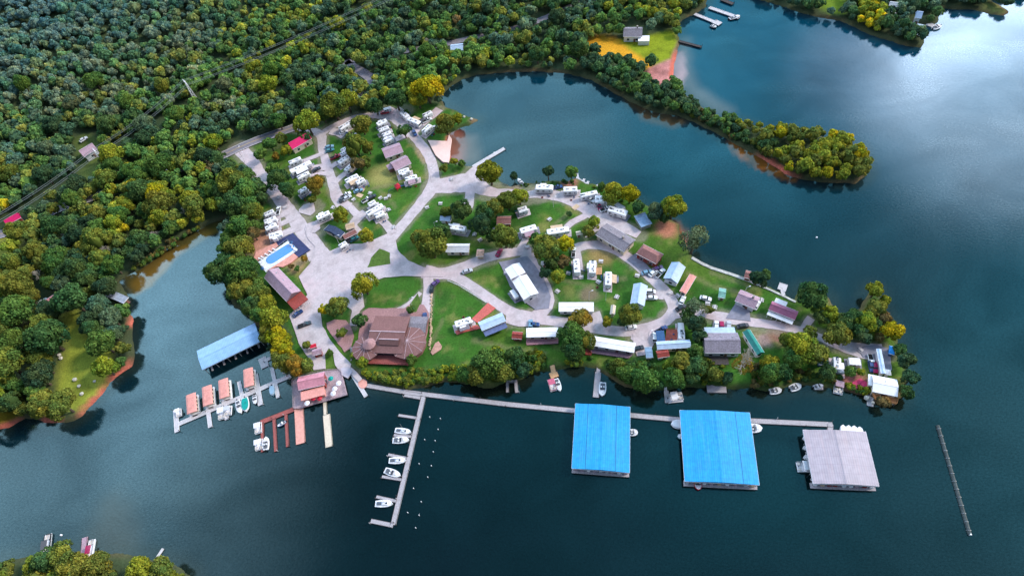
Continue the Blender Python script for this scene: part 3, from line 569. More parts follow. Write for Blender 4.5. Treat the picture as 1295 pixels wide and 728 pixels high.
building('mobile_home', 'long bright white single wide on the central lawn north of the lane', 'mobile home', (706.5,394), (751,394), (706.5,382.5), 2.9, .4, white, offwhite)
building('mobile_home', 'long white roofed mobile home in front of the gray fishing pier', 'mobile home', (746,436.5), (802,446), (748,424.5), 3.0, .5, white, offwhite)
t, L, W = building('cottage', 'pale ice blue roofed cottage with dark front porch near the brick driveway', 'cottage', (609.5,418.5), (640,406), (605,407.5), 3.0, .8, skyroof, cream)
part('porch_roof', MB().box(0, -W/2-1.3, 2.3, L*.92, 2.5, .12), mat('dim_blue_porch', (.10,.13,.26), .6), t)
building('house', 'tall narrow house with pale blue and pink roof halves beside the east lane', 'house', (797,384.5), (801.5,359), (815,386), 3.4, 1.6, skyroof, offwhite)
building('shed', 'narrow tan garden shed on the lawn by the lane', 'shed', (771.5,397.5), (773,386), (777.5,397.5), 2.3, .7, cream, cream, win=False)
building('cottage', 'cottage with ice blue ribbed strip roof and rust red end bay', 'cottage', (831,442), (874,439.5), (829.5,432), 3.0, .9, skyroof, cream)
building('boat_shed', 'small rust and white hut attached south of the ribbed blue roof', 'shed', (832,453), (847,450.5), (831,443.5), 2.4, .8, rust, offwhite, win=False)
building('carport', 'deep blue roofed carport next to a white van', 'carport', (831,431.5), (841.5,431), (830.5,418.5), 2.6, .3, bluefab, bluefab, win=False, door=0, kind='flat')
building('shed', 'pale blue tall shed standing on the shore between the deck and the ribbed roof', 'shed', (817,452.5), (826,452), (817.5,439), 2.4, .4, mat('steel_blue_roof', (.18,.28,.40), .6, .2), offwhite, win=False, door=0)
building('shed', 'small red storage shed west of the striped deck mobile home', 'shed', (647,428), (660,429), (648,419), 2.2, .9, rust, pinkfab, win=False)
building('shed', 'small white roofed shed in the shade by the yellow trees', 'shed', (684,335), (691,335), (684,330.5), 2.2, .5, white, offwhite, win=False)
building('gazebo', 'small tan roofed gazebo on the middle lawn', 'gazebo', (602,324.5), (611.5,324.5), (602,315.5), 2.3, 1.0, mat('tan_gazebo_roof', (.6,.36,.26), .8, .2), tan, win=False, door=0, hip=1.3)
building('shed', 'tiny tan shed at the lane north of the yellow tree', 'shed', (729,297.5), (735,296.5), (729,293), 2.2, .5, cream, cream, win=False)
building('boat_house', 'small plum roofed boathouse over the north shore water', 'boathouse', (940.5,351), (949.5,353.5), (942.5,341.5), 2.5, .9, brownroof, rust, win=False, z=.6)
building('lakeside_deck_roof', 'flat sky blue roof over the parking pad by the north shore trees', 'canopy', (811,288), (825,283), (803,273), 2.4, .1, mat('washed_blue_roof', (.20,.30,.44), .6, .25, 1.2), steel, kind='flat', win=False, door=0)
building('house', 'white L shaped waterfront house at the east tip of the peninsula', 'house', (1103,495), (1135,501.5), (1103,474), 3.2, 1.0, white, cream, vents=1)
building('porch_canopy', 'white annex roof joining the north west corner of the tip house', 'canopy', (1098,487), (1108,489), (1098,473), 2.7, .3, white, cream, kind='flat', win=False, door=0)
building('gazebo', 'round white gazebo at the east end of the tip house', 'gazebo', (1120,473.5), (1127,474.5), (1121,467), 2.4, .9, white, white, win=False, door=0, hip=1.0)
building('tent_canopy', 'bright blue canopy tent under the easternmost yellow tree', 'canopy', (1123.5,447), (1131,449), (1125,437), 2.3, .8, mat('cyan_canvas', (.02,.25,.65), .6), bluefab, win=False, door=0, hip=.8)
building('tent_canopy', 'dark blue tarpaulin shelter west of the tip campers', 'canopy', (1035,461), (1042,461.5), (1037,451), 2.3, .7, bluefab, bluefab, win=False, door=0)
building('awning', 'long pale blue awning roof over a camper at the east tip', 'awning', (1114,472), (1108,441), (1120,471), 2.8, .2, skyroof, offwhite, win=False, door=0)
# mainland houses
def hz(*c): return [(x, y) for x, y in c]
building('forest_house', 'lilac roofed house with white porch in the hillside clearing by the cables', 'house', (106.5,199), (123.5,189), (102,189.5), 3.4, 2.0, lilac, white, hill_=True)
building('forest_house', 'magenta roofed house at the far left edge beside the highway', 'house', (9,285), (27,275.5), (7,279), 3.4, 1.8, magenta, rust, hill_=True)
building('forest_house', 'house with faded pink roof among the trees on the left bank', 'house', (61,390), (78,378), (57,380), 3.2, 1.8, mat('faded_pink_roof', (.5,.22,.24), .7, .2, 1.5, stripes=.7), offwhite, hill_=True)
t, L, W = building('lake_house', 'grey roofed house with white gables above the orange field', 'house', (788,47), (812,47), (790,35), 3.4, 2.0, greyroof, white, hill_=True, chimney=True)
part('sunroom', MB().box(L/2+1, -W/2, 0, 6, 5, 2.6), white, t)
building('forest_house', 'pale blue grey roofed house half hidden in woods north of the cove', 'house', (570,66), (586,64), (571,57), 3.2, 1.6, skyroof, offwhite, hill_=True)
building('far_house', 'larger white house on the far right shore', 'house', (1123,11), (1135,12.5), (1124,4), 4.0, 2.2, white, offwhite)
building('far_house', 'small white house by the dock on the far right shore', 'house', (1157,23), (1165,24), (1158,16), 4.0, 2.2, skyroof, white)
building('far_house', 'tiny pale cabin at the tree line of the far right shore', 'cabin', (1124,20), (1130,22), (1125,16), 3.0, 1.5, offwhite, white, win=False)
building('boat_house', 'grey boathouse standing in the reeds on the left side of the cove', 'boathouse', (156,384), (163,376), (147,360), 2.6, .8, mat('faded_grey_roof', (.30,.34,.42), .7, .25, 1.0), darkwood, win=False, z=.3)

# pool terrace
def pool():
    P_ = [(326.5,331),(364,304.3),(377,315.7),(336,344)]
    pts = [G(x, y, 1.3) for x, y in P_]; cx = sum(p[0] for p in pts)/4; cy = sum(p[1] for p in pts)/4
    t = thing('swimming_pool', 'long turquoise swimming pool in a white deck with blue and salmon surrounds', 'pool', (cx, cy, 1.0))
    q = [(p[0]-cx, p[1]-cy) for p in pts]; part('pool_deck', MB().prism(q, -.2, .3), pooldeck, t)
    a = Vector((*G(343.5,327.5,1.4), 0))-Vector((cx,cy,0)); b = Vector((*G(365,313.8,1.4), 0))-Vector((cx,cy,0)); d = (b-a).normalized(); n = Vector((-d.y, d.x, 0))
    for nm, r, z0, z1, m_ in (('coping', 3.0, .3, .36, white), ('pool_water', 2.65, .36, .40, poolwater)):
        poly = []
        for k in range(9): an = PI/2+PI*k/8; v = a+(d*math.cos(an)+n*math.sin(an))*r; poly.append((v.x, v.y))
        for k in range(9): an = -PI/2+PI*k/8; v = b+(d*math.cos(an)+n*math.sin(an))*r; poly.append((v.x, v.y))
        part(nm, MB().prism(poly, z0, z1), m_, t)
    mb = MB()
    for i in range(4):
        p0, p1 = Vector((*q[i], 0)), Vector((*q[(i+1)%4], 0)); k = int((p1-p0).length/2)
        for j in range(k): v = p0.lerp(p1, j/k); mb.box(v.x, v.y, .3, .07, .07, 1.2)
        mb.tube((p0.x, p0.y, 1.5), (p1.x, p1.y, 1.5), .04, 4)
    part('fence', mb, steel, t)
    part('ladder', MB().tube((b.x+1.5, b.y+1.6, .3), (b.x+1.5, b.y+1.6, 1.1), .05).tube((b.x+2.0, b.y+1.2, .3), (b.x+2.0, b.y+1.2, 1.1), .05), steel, t)
    for i, (x, y) in enumerate([(331,331),(334,334.5),(336.5,338),(330,327.8),(333,325.8),(338,322.4),(343,319),(348,316),(372,314),(369,310.5),(374.5,316.6)]):
        gx, gy = G(x, y, 1.4); l = thing('sun_lounger', 'white sun lounger on the pool deck', 'lounger', (gx, gy, 1.305), .9 if i < 3 else -.6, 'white sun loungers round the pool')
        part('seat', MB().box(0, 0, .3, 1.3, .65, .08), white, l); part('backrest', MB().box(-.85, 0, .38, .6, .65, .08).box(-1.05,0,.4,.08,.6,.5), white, l)
        part('leg', MB().box(.5, 0, 0, .06, .6, .3), steel, l); part('leg', MB().box(-.5, 0, 0, .06, .6, .3), steel, l)
    for x, y in [(331.5,339.2),(368,306.5)]:
        gx, gy = G(x, y, 3.2); u = thing('parasol', 'dark closed parasol at the %s end of the pool deck' % ('south west' if x < 350 else 'north east'), 'parasol', (gx, gy, 1.305))
        part('pole', MB().cyl(0, 0, 0, 2.6, .05), steel, u); part('canopy', MB().cyl(0, 0, 1.9, 2.5, .9, 8, .06), bluefab, u)
pool()
slab('pool_terrace', [(349.4,306.5),(371,295.3),(392.7,316.4),(378,325.6),(372.3,320.7),(377.6,315.7),(364,303.8),(352.5,311.4)], navy, .22, edge=False)
slab('salmon_terrace', [(324,319),(349.5,307.2),(352.5,311.6),(326.5,330.5),(322,326)], salmonc, .16)
slab('salmon_terrace', [(337,343.5),(372.3,320.7),(377,325.5),(369,333),(358,338),(350,337.5)], salmonc, .16)

# ------------------------------------------------------------------ campers and cars
def wheel(root, x, y, r=.38, m=black):
    w = part('wheel', MB(), m, root); me = w.data
    mb = MB().tube((x, y-.12, r), (x, y+.12, r), r, 10); me.from_pydata(mb.v, [], mb.f); me.update()
    h = part('hub', MB().tube((x, y-.14, r), (x, y+.14, r), r*.45, 8), steel, w); return w
def rbox(mb, L, W, z0, z1, round_=.35, nose=0.0, crown=.06):
    """camper shell lofted across its length with rounded ends and a crowned roof"""
    secs = []
    for x, kz, kw in ((-L/2, .94, .92), (-L/2+round_*.4, 1, .99), (-L/2+round_, 1, 1), (L/2-max(round_, nose), 1, 1), (L/2-max(round_, nose)*.4, .97-.0*nose, .98), (L/2, .86 if nose else .93, .88)):
        w = W/2*kw; zt = z0+(z1-z0)*kz
        secs.append([(x,-w,z0),(x,w,z0),(x,w,zt-.18),(x,w*.86,zt),(x,0,zt+crown),(x,-w*.86,zt),(x,-w,zt-.18)])
    mb.loft(secs); return mb
def camper(p0, p1, label, w=2.5, kind='trailer', slide=0, awn=0, ac=2, m=None, group=None, pad=True):
    cx, cy, L, rz = span(p0, p1, 4.0); L = max(L, 4.0); rr = random.Random(int(p0[0]*31+p0[1]*7))
    name = {'trailer': 'travel_trailer', 'motorhome': 'motorhome', 'fifth': 'fifth_wheel_camper', 'small': 'small_trailer'}[kind]
    t = thing(name, label, 'camper' if kind != 'small' else 'trailer', (cx, cy, 1.06), rz, group)
    m = m or (white if rr.random() < .7 else offwhite); top = 3.1 if kind != 'small' else 2.1; z0 = .55
    if kind == 'fifth':
        mb = MB(); rbox(mb, L*.80, w, z0, top); mb.v = [(x-L*.1, y, z) for x, y, z in mb.v]; mb.box(L*.5-L*.11, 0, 1.6, L*.22, w*.94, top-1.62, taper=.95); b = part('body', mb, m, t)
    else: b = part('body', rbox(MB(), L*(.9 if kind == 'trailer' else 1), w, z0, top, nose=1.0 if kind == 'motorhome' else 0), m, t)
    bl = L*(.9 if kind == 'trailer' else 1)
    if kind != 'small':
        for i in range(ac): part('air_conditioner', MB().box(-L*.25+i*L*.42+rr.uniform(-.3,.3), rr.uniform(-.15,.15), top+.04, 1.0, .75, .32, taper=.8), mat('grey_unit', (.40,.40,.43), .6), t)
        for i in range(2): part('roof_vent', MB().box(-L*.05+i*L*.33+rr.uniform(-.4,.4), rr.uniform(-.6,.6), top+.03, .5, .5, .14), black if rr.random() < .6 else tan, t)
        if rr.random() < .4: part('solar_panel', MB().box(-L*.38, 0, top+.05, 1.3, .9, .05), glass, t)
    for sy in (-1, 1):
        for k in range(3 if L > 6 else 2):
            x = -bl*.35+k*bl*.3; part('window', MB().box(x, sy*(w/2+.01), 1.55, 1.0, .06, .65), glass, t)
    part('stripe', MB().box(0, -w/2-.012, 1.1, bl*.86, .03, .25).box(0, w/2+.012, 1.1, bl*.86, .03, .25), mat('camper_stripe', (.25,.2,.25), .5), t)
    if kind == 'motorhome': part('windscreen', MB().box(L/2-.06, 0, 1.5, .16, w*.84, .95), glass, t)
    dr = part('door', MB().box(bl*.22, -w/2-.02, .6, .65, .05, 1.9), offwhite, t); part('handle', MB().box(bl*.22+.25, -w/2-.06, 1.5, .05, .05, .15), steel, dr)
    ax = (-L*.12-.45, -L*.12+.45) if kind != 'motorhome' else (-L*.3, L*.34)
    for x in ax:
        for sy in (-1, 1): wheel(t, x, sy*(w/2-.14))
    if kind in ('trailer', 'small'): part('hitch', MB().tube((bl/2-.1, -.6, .6), (L*.5+.5, 0, .6), .06).tube((bl/2-.1, .6, .6), (L*.5+.5, 0, .6), .06), black, t)
    if kind == 'trailer': part('gas_bottles', MB().cyl(bl/2+.3, -.2, .65, 1.3, .18).cyl(bl/2+.3, .2, .65, 1.3, .18), white, t)
    if slide: part('slide_out', MB().box(-L*.08, slide*(w/2+.42), .9, L*.34, .86, top-1.15), m, t)
    if awn: part('awning', MB().loft([[(-L*.3, awn*w/2, 2.85),(L*.25, awn*w/2, 2.85),(L*.25, awn*w/2, 2.9),(-L*.3, awn*w/2, 2.9)], [(-L*.3, awn*(w/2+2.1), 2.35),(L*.25, awn*(w/2+2.1), 2.35),(L*.25, awn*(w/2+2.1), 2.4),(-L*.3, awn*(w/2+2.1), 2.4)]]), rr.choice([tan, greyroof, lilac, offwhite, tan]), t)
    if pad:
        c, s_ = math.cos(rz), math.sin(rz); k = L/2+.8; ww = w/2+.35; lay_i[0] += 1
        mb = MB().prism([(cx+a*c-b*s_, cy+a*s_+b*c) for a, b in ((-k,-ww-.3),(k,-ww-.2),(k+.4,ww),(-k,ww))], .7, 1.045+.0004*lay_i[0])
        tag(mb.build('gravel_pad', rr.choice([road_m, asph_m, road_m])), kind='structure')
    return t
RVS = [
 # west column by the pool
 ((333.5,272),(346.5,266),'northernmost white trailer of the row beside the wooded west shore',2.5,'trailer',0,0),
 ((333,281),(349.5,274.5),'second white trailer from the north in the west shore row',2.6,'trailer',-1,0),
 ((334.6,289.5),(350,282.8),'second white trailer from the pool in the west shore row',2.6,'trailer',0,0),
 ((340,299),(356,294),'wide white camper nearest the pool terrace in the west shore row',3.4,'fifth',-1,0),
 # left of the inner lane
 ((364.5,206.3),(381,199.2),'white trailer at the north end of the row under the orange tree',2.5,'trailer',0,0),
 ((367,217),(393,204.5),'longest white motorhome beside the camper with a brown awning',2.9,'motorhome',0,-1),
 ((375,225.5),(391.5,217.5),'white trailer directly south of the longest motorhome',2.5,'trailer',0,0),
 ((377.5,243),(388,236.8),'short white trailer beside the golden olive tree',2.5,'trailer',0,0),
 ((399.5,276),(417.5,267.8),'white trailer above the dark blue cabin',2.8,'trailer',1,0),
 # right of the inner lane, from north
 ((429,162.5),(445,153.3),'white motorhome at the top of the camp below the dark woods',3.0,'motorhome',0,0),
 ((431,191),(441,185),'upper of two short trailers between red car and olive tree',2.4,'trailer',0,0),
 ((430,195.5),(440,190.5),'lower of two short trailers just right of the red car',2.4,'trailer',0,0),
 ((427.3,206.3),(443,196),'plain long white trailer directly south of the red car',2.8,'trailer',0,0),
 ((436,216),(447.5,205.5),'narrow white camper below the long plain trailer',2.4,'trailer',0,-1),
 ((436,230),(453.5,220.8),'white camper with tan striped awning by the brown olive tree',2.9,'trailer',0,-1),
 ((450,231.5),(461,225.5),'pale grey pop-up camper with stacked roof slats on the lawn edge',2.6,'trailer',0,0),
 ((465.3,259.3),(475.3,254),'short boxy white camper north of the longest lawn edge camper',2.6,'trailer',0,0),
 ((463.8,270.5),(484,259),'longest white camper at the south end of the lawn edge row',2.9,'fifth',0,0),
 ((473.5,273.5),(486,268),'plain white box trailer at the very south end of the lawn edge row',3.0,'trailer',0,0),
 # group by the bathhouse
 ((476.6,157.5),(489,151.7),'northernmost of four white campers in the row above the bathhouse',2.9,'fifth',1,0),
 ((478,165.8),(492,160),'second camper from the north in the row above the bathhouse',2.5,'trailer',0,0),
 ((483,171.3),(494.5,166.5),'third camper from the north in the row above the bathhouse',2.5,'trailer',0,0),
 ((485,178.5),(496.5,173),'camper nearest the bathhouse roof in the row of four',2.9,'trailer',1,0),
 ((485,136.8),(493.3,134.3),'small white trailer alone at the upper wood edge beside a red car',2.3,'small',0,0),
 ((507.6,140.8),(515.6,148),'white camper with curved nose left of the tall yellow tree',2.9,'trailer',0,0),
 ((516,149.5),(530.4,155.5),'long white camper below the tall yellow tree',2.7,'motorhome',0,1),
 ((534.7,146.5),(546.3,140.6),'white camper on the gravel right of the tall yellow tree',2.5,'trailer',0,0),
 ((534.5,167),(545,157.3),'white camper above the sandy beach beside a silver car',2.8,'trailer',0,0),
 ((503,218.6),(518,213.6),'white camper touching the south eave of the bathhouse',3.0,'trailer',-1,0),
 ((511.5,227),(528,222.3),'white camper with tan awning south of the bathhouse',2.7,'trailer',0,-1),
 ((428.5,312),(438.5,306),'white van camper parked by the blue cabin at the plaza edge',2.4,'trailer',0,0),
 # middle of the peninsula
 ((564.5,285.5),(590,289.5),'white camper half hidden under the dark centre trees',3.0,'trailer',1,0),
 ((654.5,266.5),(667,262.5),'white camper with slide-outs below the olive tree near the north lane',3.0,'trailer',0,0),
 ((656.8,292.5),(679,286),'white camper on the lawn west of the one with a tan awning',3.1,'trailer',0,-1),
 ((691.7,293.5),(719.5,289.3),'long white camper with tan awning on the north lawn',3.1,'fifth',0,1),
 ((677.5,236.3),(699.5,236.6),'westernmost white motorhome along the north shore lane',3.1,'motorhome',1,0),
 ((711.5,239.5),(731,238.5),'white camper with pinkish deck on the north shore lane',3.1,'trailer',0,0),
 ((733,247.5),(756.5,242.3),'slender dark trimmed camper beside the white finger docks',2.4,'trailer',0,0),
 ((751.5,251.5),(765,251.5),'wide short white camper in front of the north shore lane bend',4.2,'trailer',0,0),
 ((769.8,263),(793,270),'long white camper at the east end of the north shore lane',3.3,'motorhome',0,0),
 ((779,256),(789,262),'grey covered trailer under the yellow shore tree',2.6,'small',0,0),
 ((728.2,326.5),(730,345.5),'white camper nearest the yellow tree on the round lawn',2.7,'trailer',0,0),
 ((749.6,328.5),(749,346),'white camper with an orange deck in the middle of the round lawn',3.0,'trailer',-1,0),
 ((769.6,342.5),(769,361.5),'white camper with blue grey awning on the right of the round lawn',2.7,'trailer',0,1),
 ((574.5,410.5),(597,403.5),'white camper parked at the foot of the red brick driveway',3.0,'trailer',-1,-1),
 ((1058.6,451),(1059.2,467.5),'white camper among trees west of the magenta patio',2.7,'trailer',0,0),
 ((1064.5,458),(1065.5,468),'short grey camper touching the white one near the magenta patio',2.4,'small',0,0),
 ((646.5,365),(653.5,374.5),'small tan trailer beside the white long hall',2.2,'small',0,0),
 ((1078.5,455),(1085.5,455.5),'white box trailer at the lane end near the tip house',3.2,'small',0,0),
 ((861.3,408),(861.8,416),'short white camper north of the ribbed blue roof',2.5,'small',0,0),
 ((861.8,418),(862.2,429),'silver grey camper touching the ribbed blue roof',2.6,'trailer',0,0),
]
for p0, p1, lb, w, kd, sl, aw in RVS: camper(p0, p1, lb, w, kd, sl, aw, ac=2 if kd != 'small' else 0)
def car(p, ang, label, m, kind='car', L=4.6, z=1.06, w=1.85, hill_=False):
    x, y = G(*p, z+.7); an = math.radians(ang); g0 = G(p[0]-4*math.cos(an), p[1]+4*math.sin(an)); g1 = G(p[0]+4*math.cos(an), p[1]-4*math.sin(an)); rz = math.atan2(g1[1]-g0[1], g1[0]-g0[0])
    if hill_: x, y, z = GT(*p); z += .38
    nm = {'car': 'parked_car', 'pickup': 'pickup_truck', 'van': 'van'}[kind]
    t = thing(nm, label, {'car': 'car', 'pickup': 'pickup', 'van': 'van'}[kind], (x, y, z), rz)
    if kind == 'pickup': L = 5.6
    zt = 1.0 if kind != 'van' else 1.15
    def sec(x, w_, z0, z1): return [(x,-w_,z0),(x,w_,z0),(x,w_,z1-.12),(x,w_*.9,z1),(x,-w_*.9,z1),(x,-w_,z1-.12)]
    h = w/2; part('body', MB().loft([sec(-L/2,h*.86,.35,.85), sec(-L/2+.25,h,.28,zt-.03), sec(0,h,.28,zt), sec(L/2-1.2,h,.28,zt-.03), sec(L/2-.3,h*.95,.3,.85), sec(L/2,h*.8,.35,.7)]), m, t)
    a, b = {'car': (-L*.38, L*.22), 'pickup': (-L*.02, L*.28), 'van': (-L*.47, L*.3)}[kind]; top = 1.5 if kind != 'van' else 2.0
    if kind == 'pickup': top = 1.75
    g = part('cabin_glass', MB().loft([[(a,-h*.88,zt-.05),(a,h*.88,zt-.05),(a+.35,h*.75,top-.06),(a+.35,-h*.75,top-.06)], [(b,-h*.88,zt-.05),(b,h*.88,zt-.05),(b-.65,h*.75,top-.06),(b-.65,-h*.75,top-.06)]]), glass, t)
    part('cabin_roof', MB().box((a+b-.3)/2, 0, top-.06, (b-a)-1.0, h*1.52, .07, taper=.94), m, t)
    if kind == 'pickup': part('cargo_bed', MB().box(-L*.27, 0, zt, L*.40, w*.78, .03), black, t)
    for s_ in (-1, 1):
        part('headlight', MB().box(L/2-.1, s_*h*.62, .58, .14, .3, .14), white, t)
        wheel(t, -L*.31, s_*(h-.1), .34); wheel(t, L*.31, s_*(h-.1), .34)
    return t
CARS = [
 ((424,198),25,'bright red car parked between the pale cars and white trailers',P_RED,'pickup'),
 ((416.5,185.5),15,'pale blue car at the left of the upper camper row',P_LBLUE,'car'),
 ((417,190),18,'dark teal car directly below the pale blue one',P_TEAL,'car'),
 ((486.5,142),10,'dark red car beside the small trailer at the wood edge',P_RED,'car'),
 ((550,161),15,'silver car right of the camper above the beach',P_SILVER,'car'),
 ((434.5,167),22,'white car directly below the topmost motorhome',P_WHITE,'car'),
 ((352,266),80,'white pickup at the end of the west shore camper row',P_WHITE,'pickup'),
 ((453,241),20,'light teal car between two lawn edge campers',P_LBLUE,'car'),
 ((437,246.5),30,'white truck at the dead end of the inner lane',P_WHITE,'pickup'),
 ((433,251),60,'dark car behind the white truck at the dead end',P_BLACK,'car'),
 ((439,250),30,'silver car in the cluster at the dead end of the inner lane',P_SILVER,'car'),
 ((464,252),30,'white pickup north of the short boxy camper',P_WHITE,'pickup'),
 ((448,301.5),30,'teal car under the small yellow tree at the plaza edge',P_TEAL,'car'),
 ((443,303.5),25,'black car in front of the low brown shed',P_BLACK,'car'),
 ((376.5,396),35,'dark blue car by the rust red porch',P_BLUE,'car'),
 ((385,410),20,'black pickup on the plaza near the yellow shore trees',P_BLACK,'pickup'),
 ((591,342.5),18,'grey car parked on the grass at the lane fork',P_SILVER,'car'),
 ((550,358),40,'purple car at the top of the path beside the stone edge',P_PURP,'car'),
 ((546,364),80,'dark car just below the purple car',P_BLACK,'car'),
 ((631,319),60,'dark red car on the gravel patch beside the centre lane',P_MAG,'car'),
 ((704,236.5),10,'dark blue car between the two western north shore campers',P_BLUE,'pickup'),
 ((747,252),-30,'white car beside the wide short camper',P_WHITE,'car'),
 ((758,260),-75,'dark maroon truck in front of the wide short camper',P_MAG,'pickup'),
 ((766,264),20,'white pickup at the west end of the long lane camper',P_WHITE,'pickup'),
 ((725.5,319),85,'white truck at the top of the camper nearest the yellow tree',P_WHITE,'pickup'),
 ((818,344),15,'pale teal car on the blue grey driveway',P_LBLUE,'car'),
 ((826,344.5),40,'white car right of the pale teal one',P_WHITE,'car'),
 ((832,339),20,'purple car behind the brown cabin',P_PURP,'car'),
 ((835,345),45,'white pickup between brown cabin and blue house',P_WHITE,'pickup'),
 ((822,368.5),0,'white van beside the tall narrow house',P_WHITE,'van'),
 ((824,376),0,'white car south of the white van',P_WHITE,'car'),
 ((863,379.5),65,'white car with black hood at the lane curve',P_WHITE,'car'),
 ((861,388.5),30,'black car below the white one at the lane curve',P_BLACK,'car'),
 ((912.7,412.5),-85,'maroon car in front of the big grey house',P_MAG,'car'),
 ((906,412),85,'white car left of the maroon car',P_WHITE,'car'),
 ((921.5,412),85,'silver car right of the maroon car',P_SILVER,'car'),
 ((939.5,411.5),10,'dark car near the top of the teal roofed house',P_BLACK,'car'),
 ((675.5,410),0,'blue car parked above the striped deck mobile home',P_BLUE,'car'),
 ((671,410),90,'pale blue car next to the blue one above the mobile home',P_LBLUE,'car'),
 ((828,426),88,'white van beside the deep blue carport',P_WHITE,'van'),
 ((836,416.5),30,'dark blue pickup north of the deep blue carport',P_BLUE,'pickup'),
 ((537,401),90,'dark blue car at the south end of the lodge path',P_BLUE,'car'),
 ((1102,456),-75,'white pickup at the east tip lane',P_WHITE,'pickup'),
 ((1102,463),-78,'blue car below the white pickup at the east tip',P_BLUE,'car'),
 ((1106.5,464),-80,'maroon car right of the blue car at the east tip',P_MAG,'car'),
 ((798,413.5),10,'small white car under the tree on the south lane',P_WHITE,'car'),
 ((892.5,377),-12,'white car on the grass near the green roofed shed',P_WHITE,'car'),
 ((957,385.5),60,'white car at the east end of the lilac cottage',P_WHITE,'car'),
 ((446,171),20,'silver car right of the lower pale cars in the upper row',P_SILVER,'car'),
 ((442,181),25,'dark red truck above the two short trailers',P_MAG,'pickup'),
 ((470,249),30,'black car on the lawn edge above the boxy camper',P_BLACK,'car'),
 ((447,224),28,'grey car between two middle lane campers',P_SILVER,'car'),
 ((400,214),28,'dark car on the gravel spur below the longest motorhome',P_BLACK,'car'),
 ((540,152),25,'white pickup on the gravel branch',P_WHITE,'pickup'),
 ((524,168),-60,'dark blue car on the lane beside the bathhouse',P_BLUE,'car'),
 ((807,440),15,'dark car on the lilac parking pad by the white mobile home',P_BLACK,'car'),
]
for p, a, lb, m_, kd in CARS: car(p, a, lb, m_, kd)
car((107,178),35,'white car in front of the lilac roofed forest house',P_WHITE,'car',hill_=True)
car((56,383),40,'white car beside the faded pink roofed house',P_WHITE,'car',hill_=True)
car((7,339),20,'white car at the field below the highway',P_WHITE,'car',hill_=True)

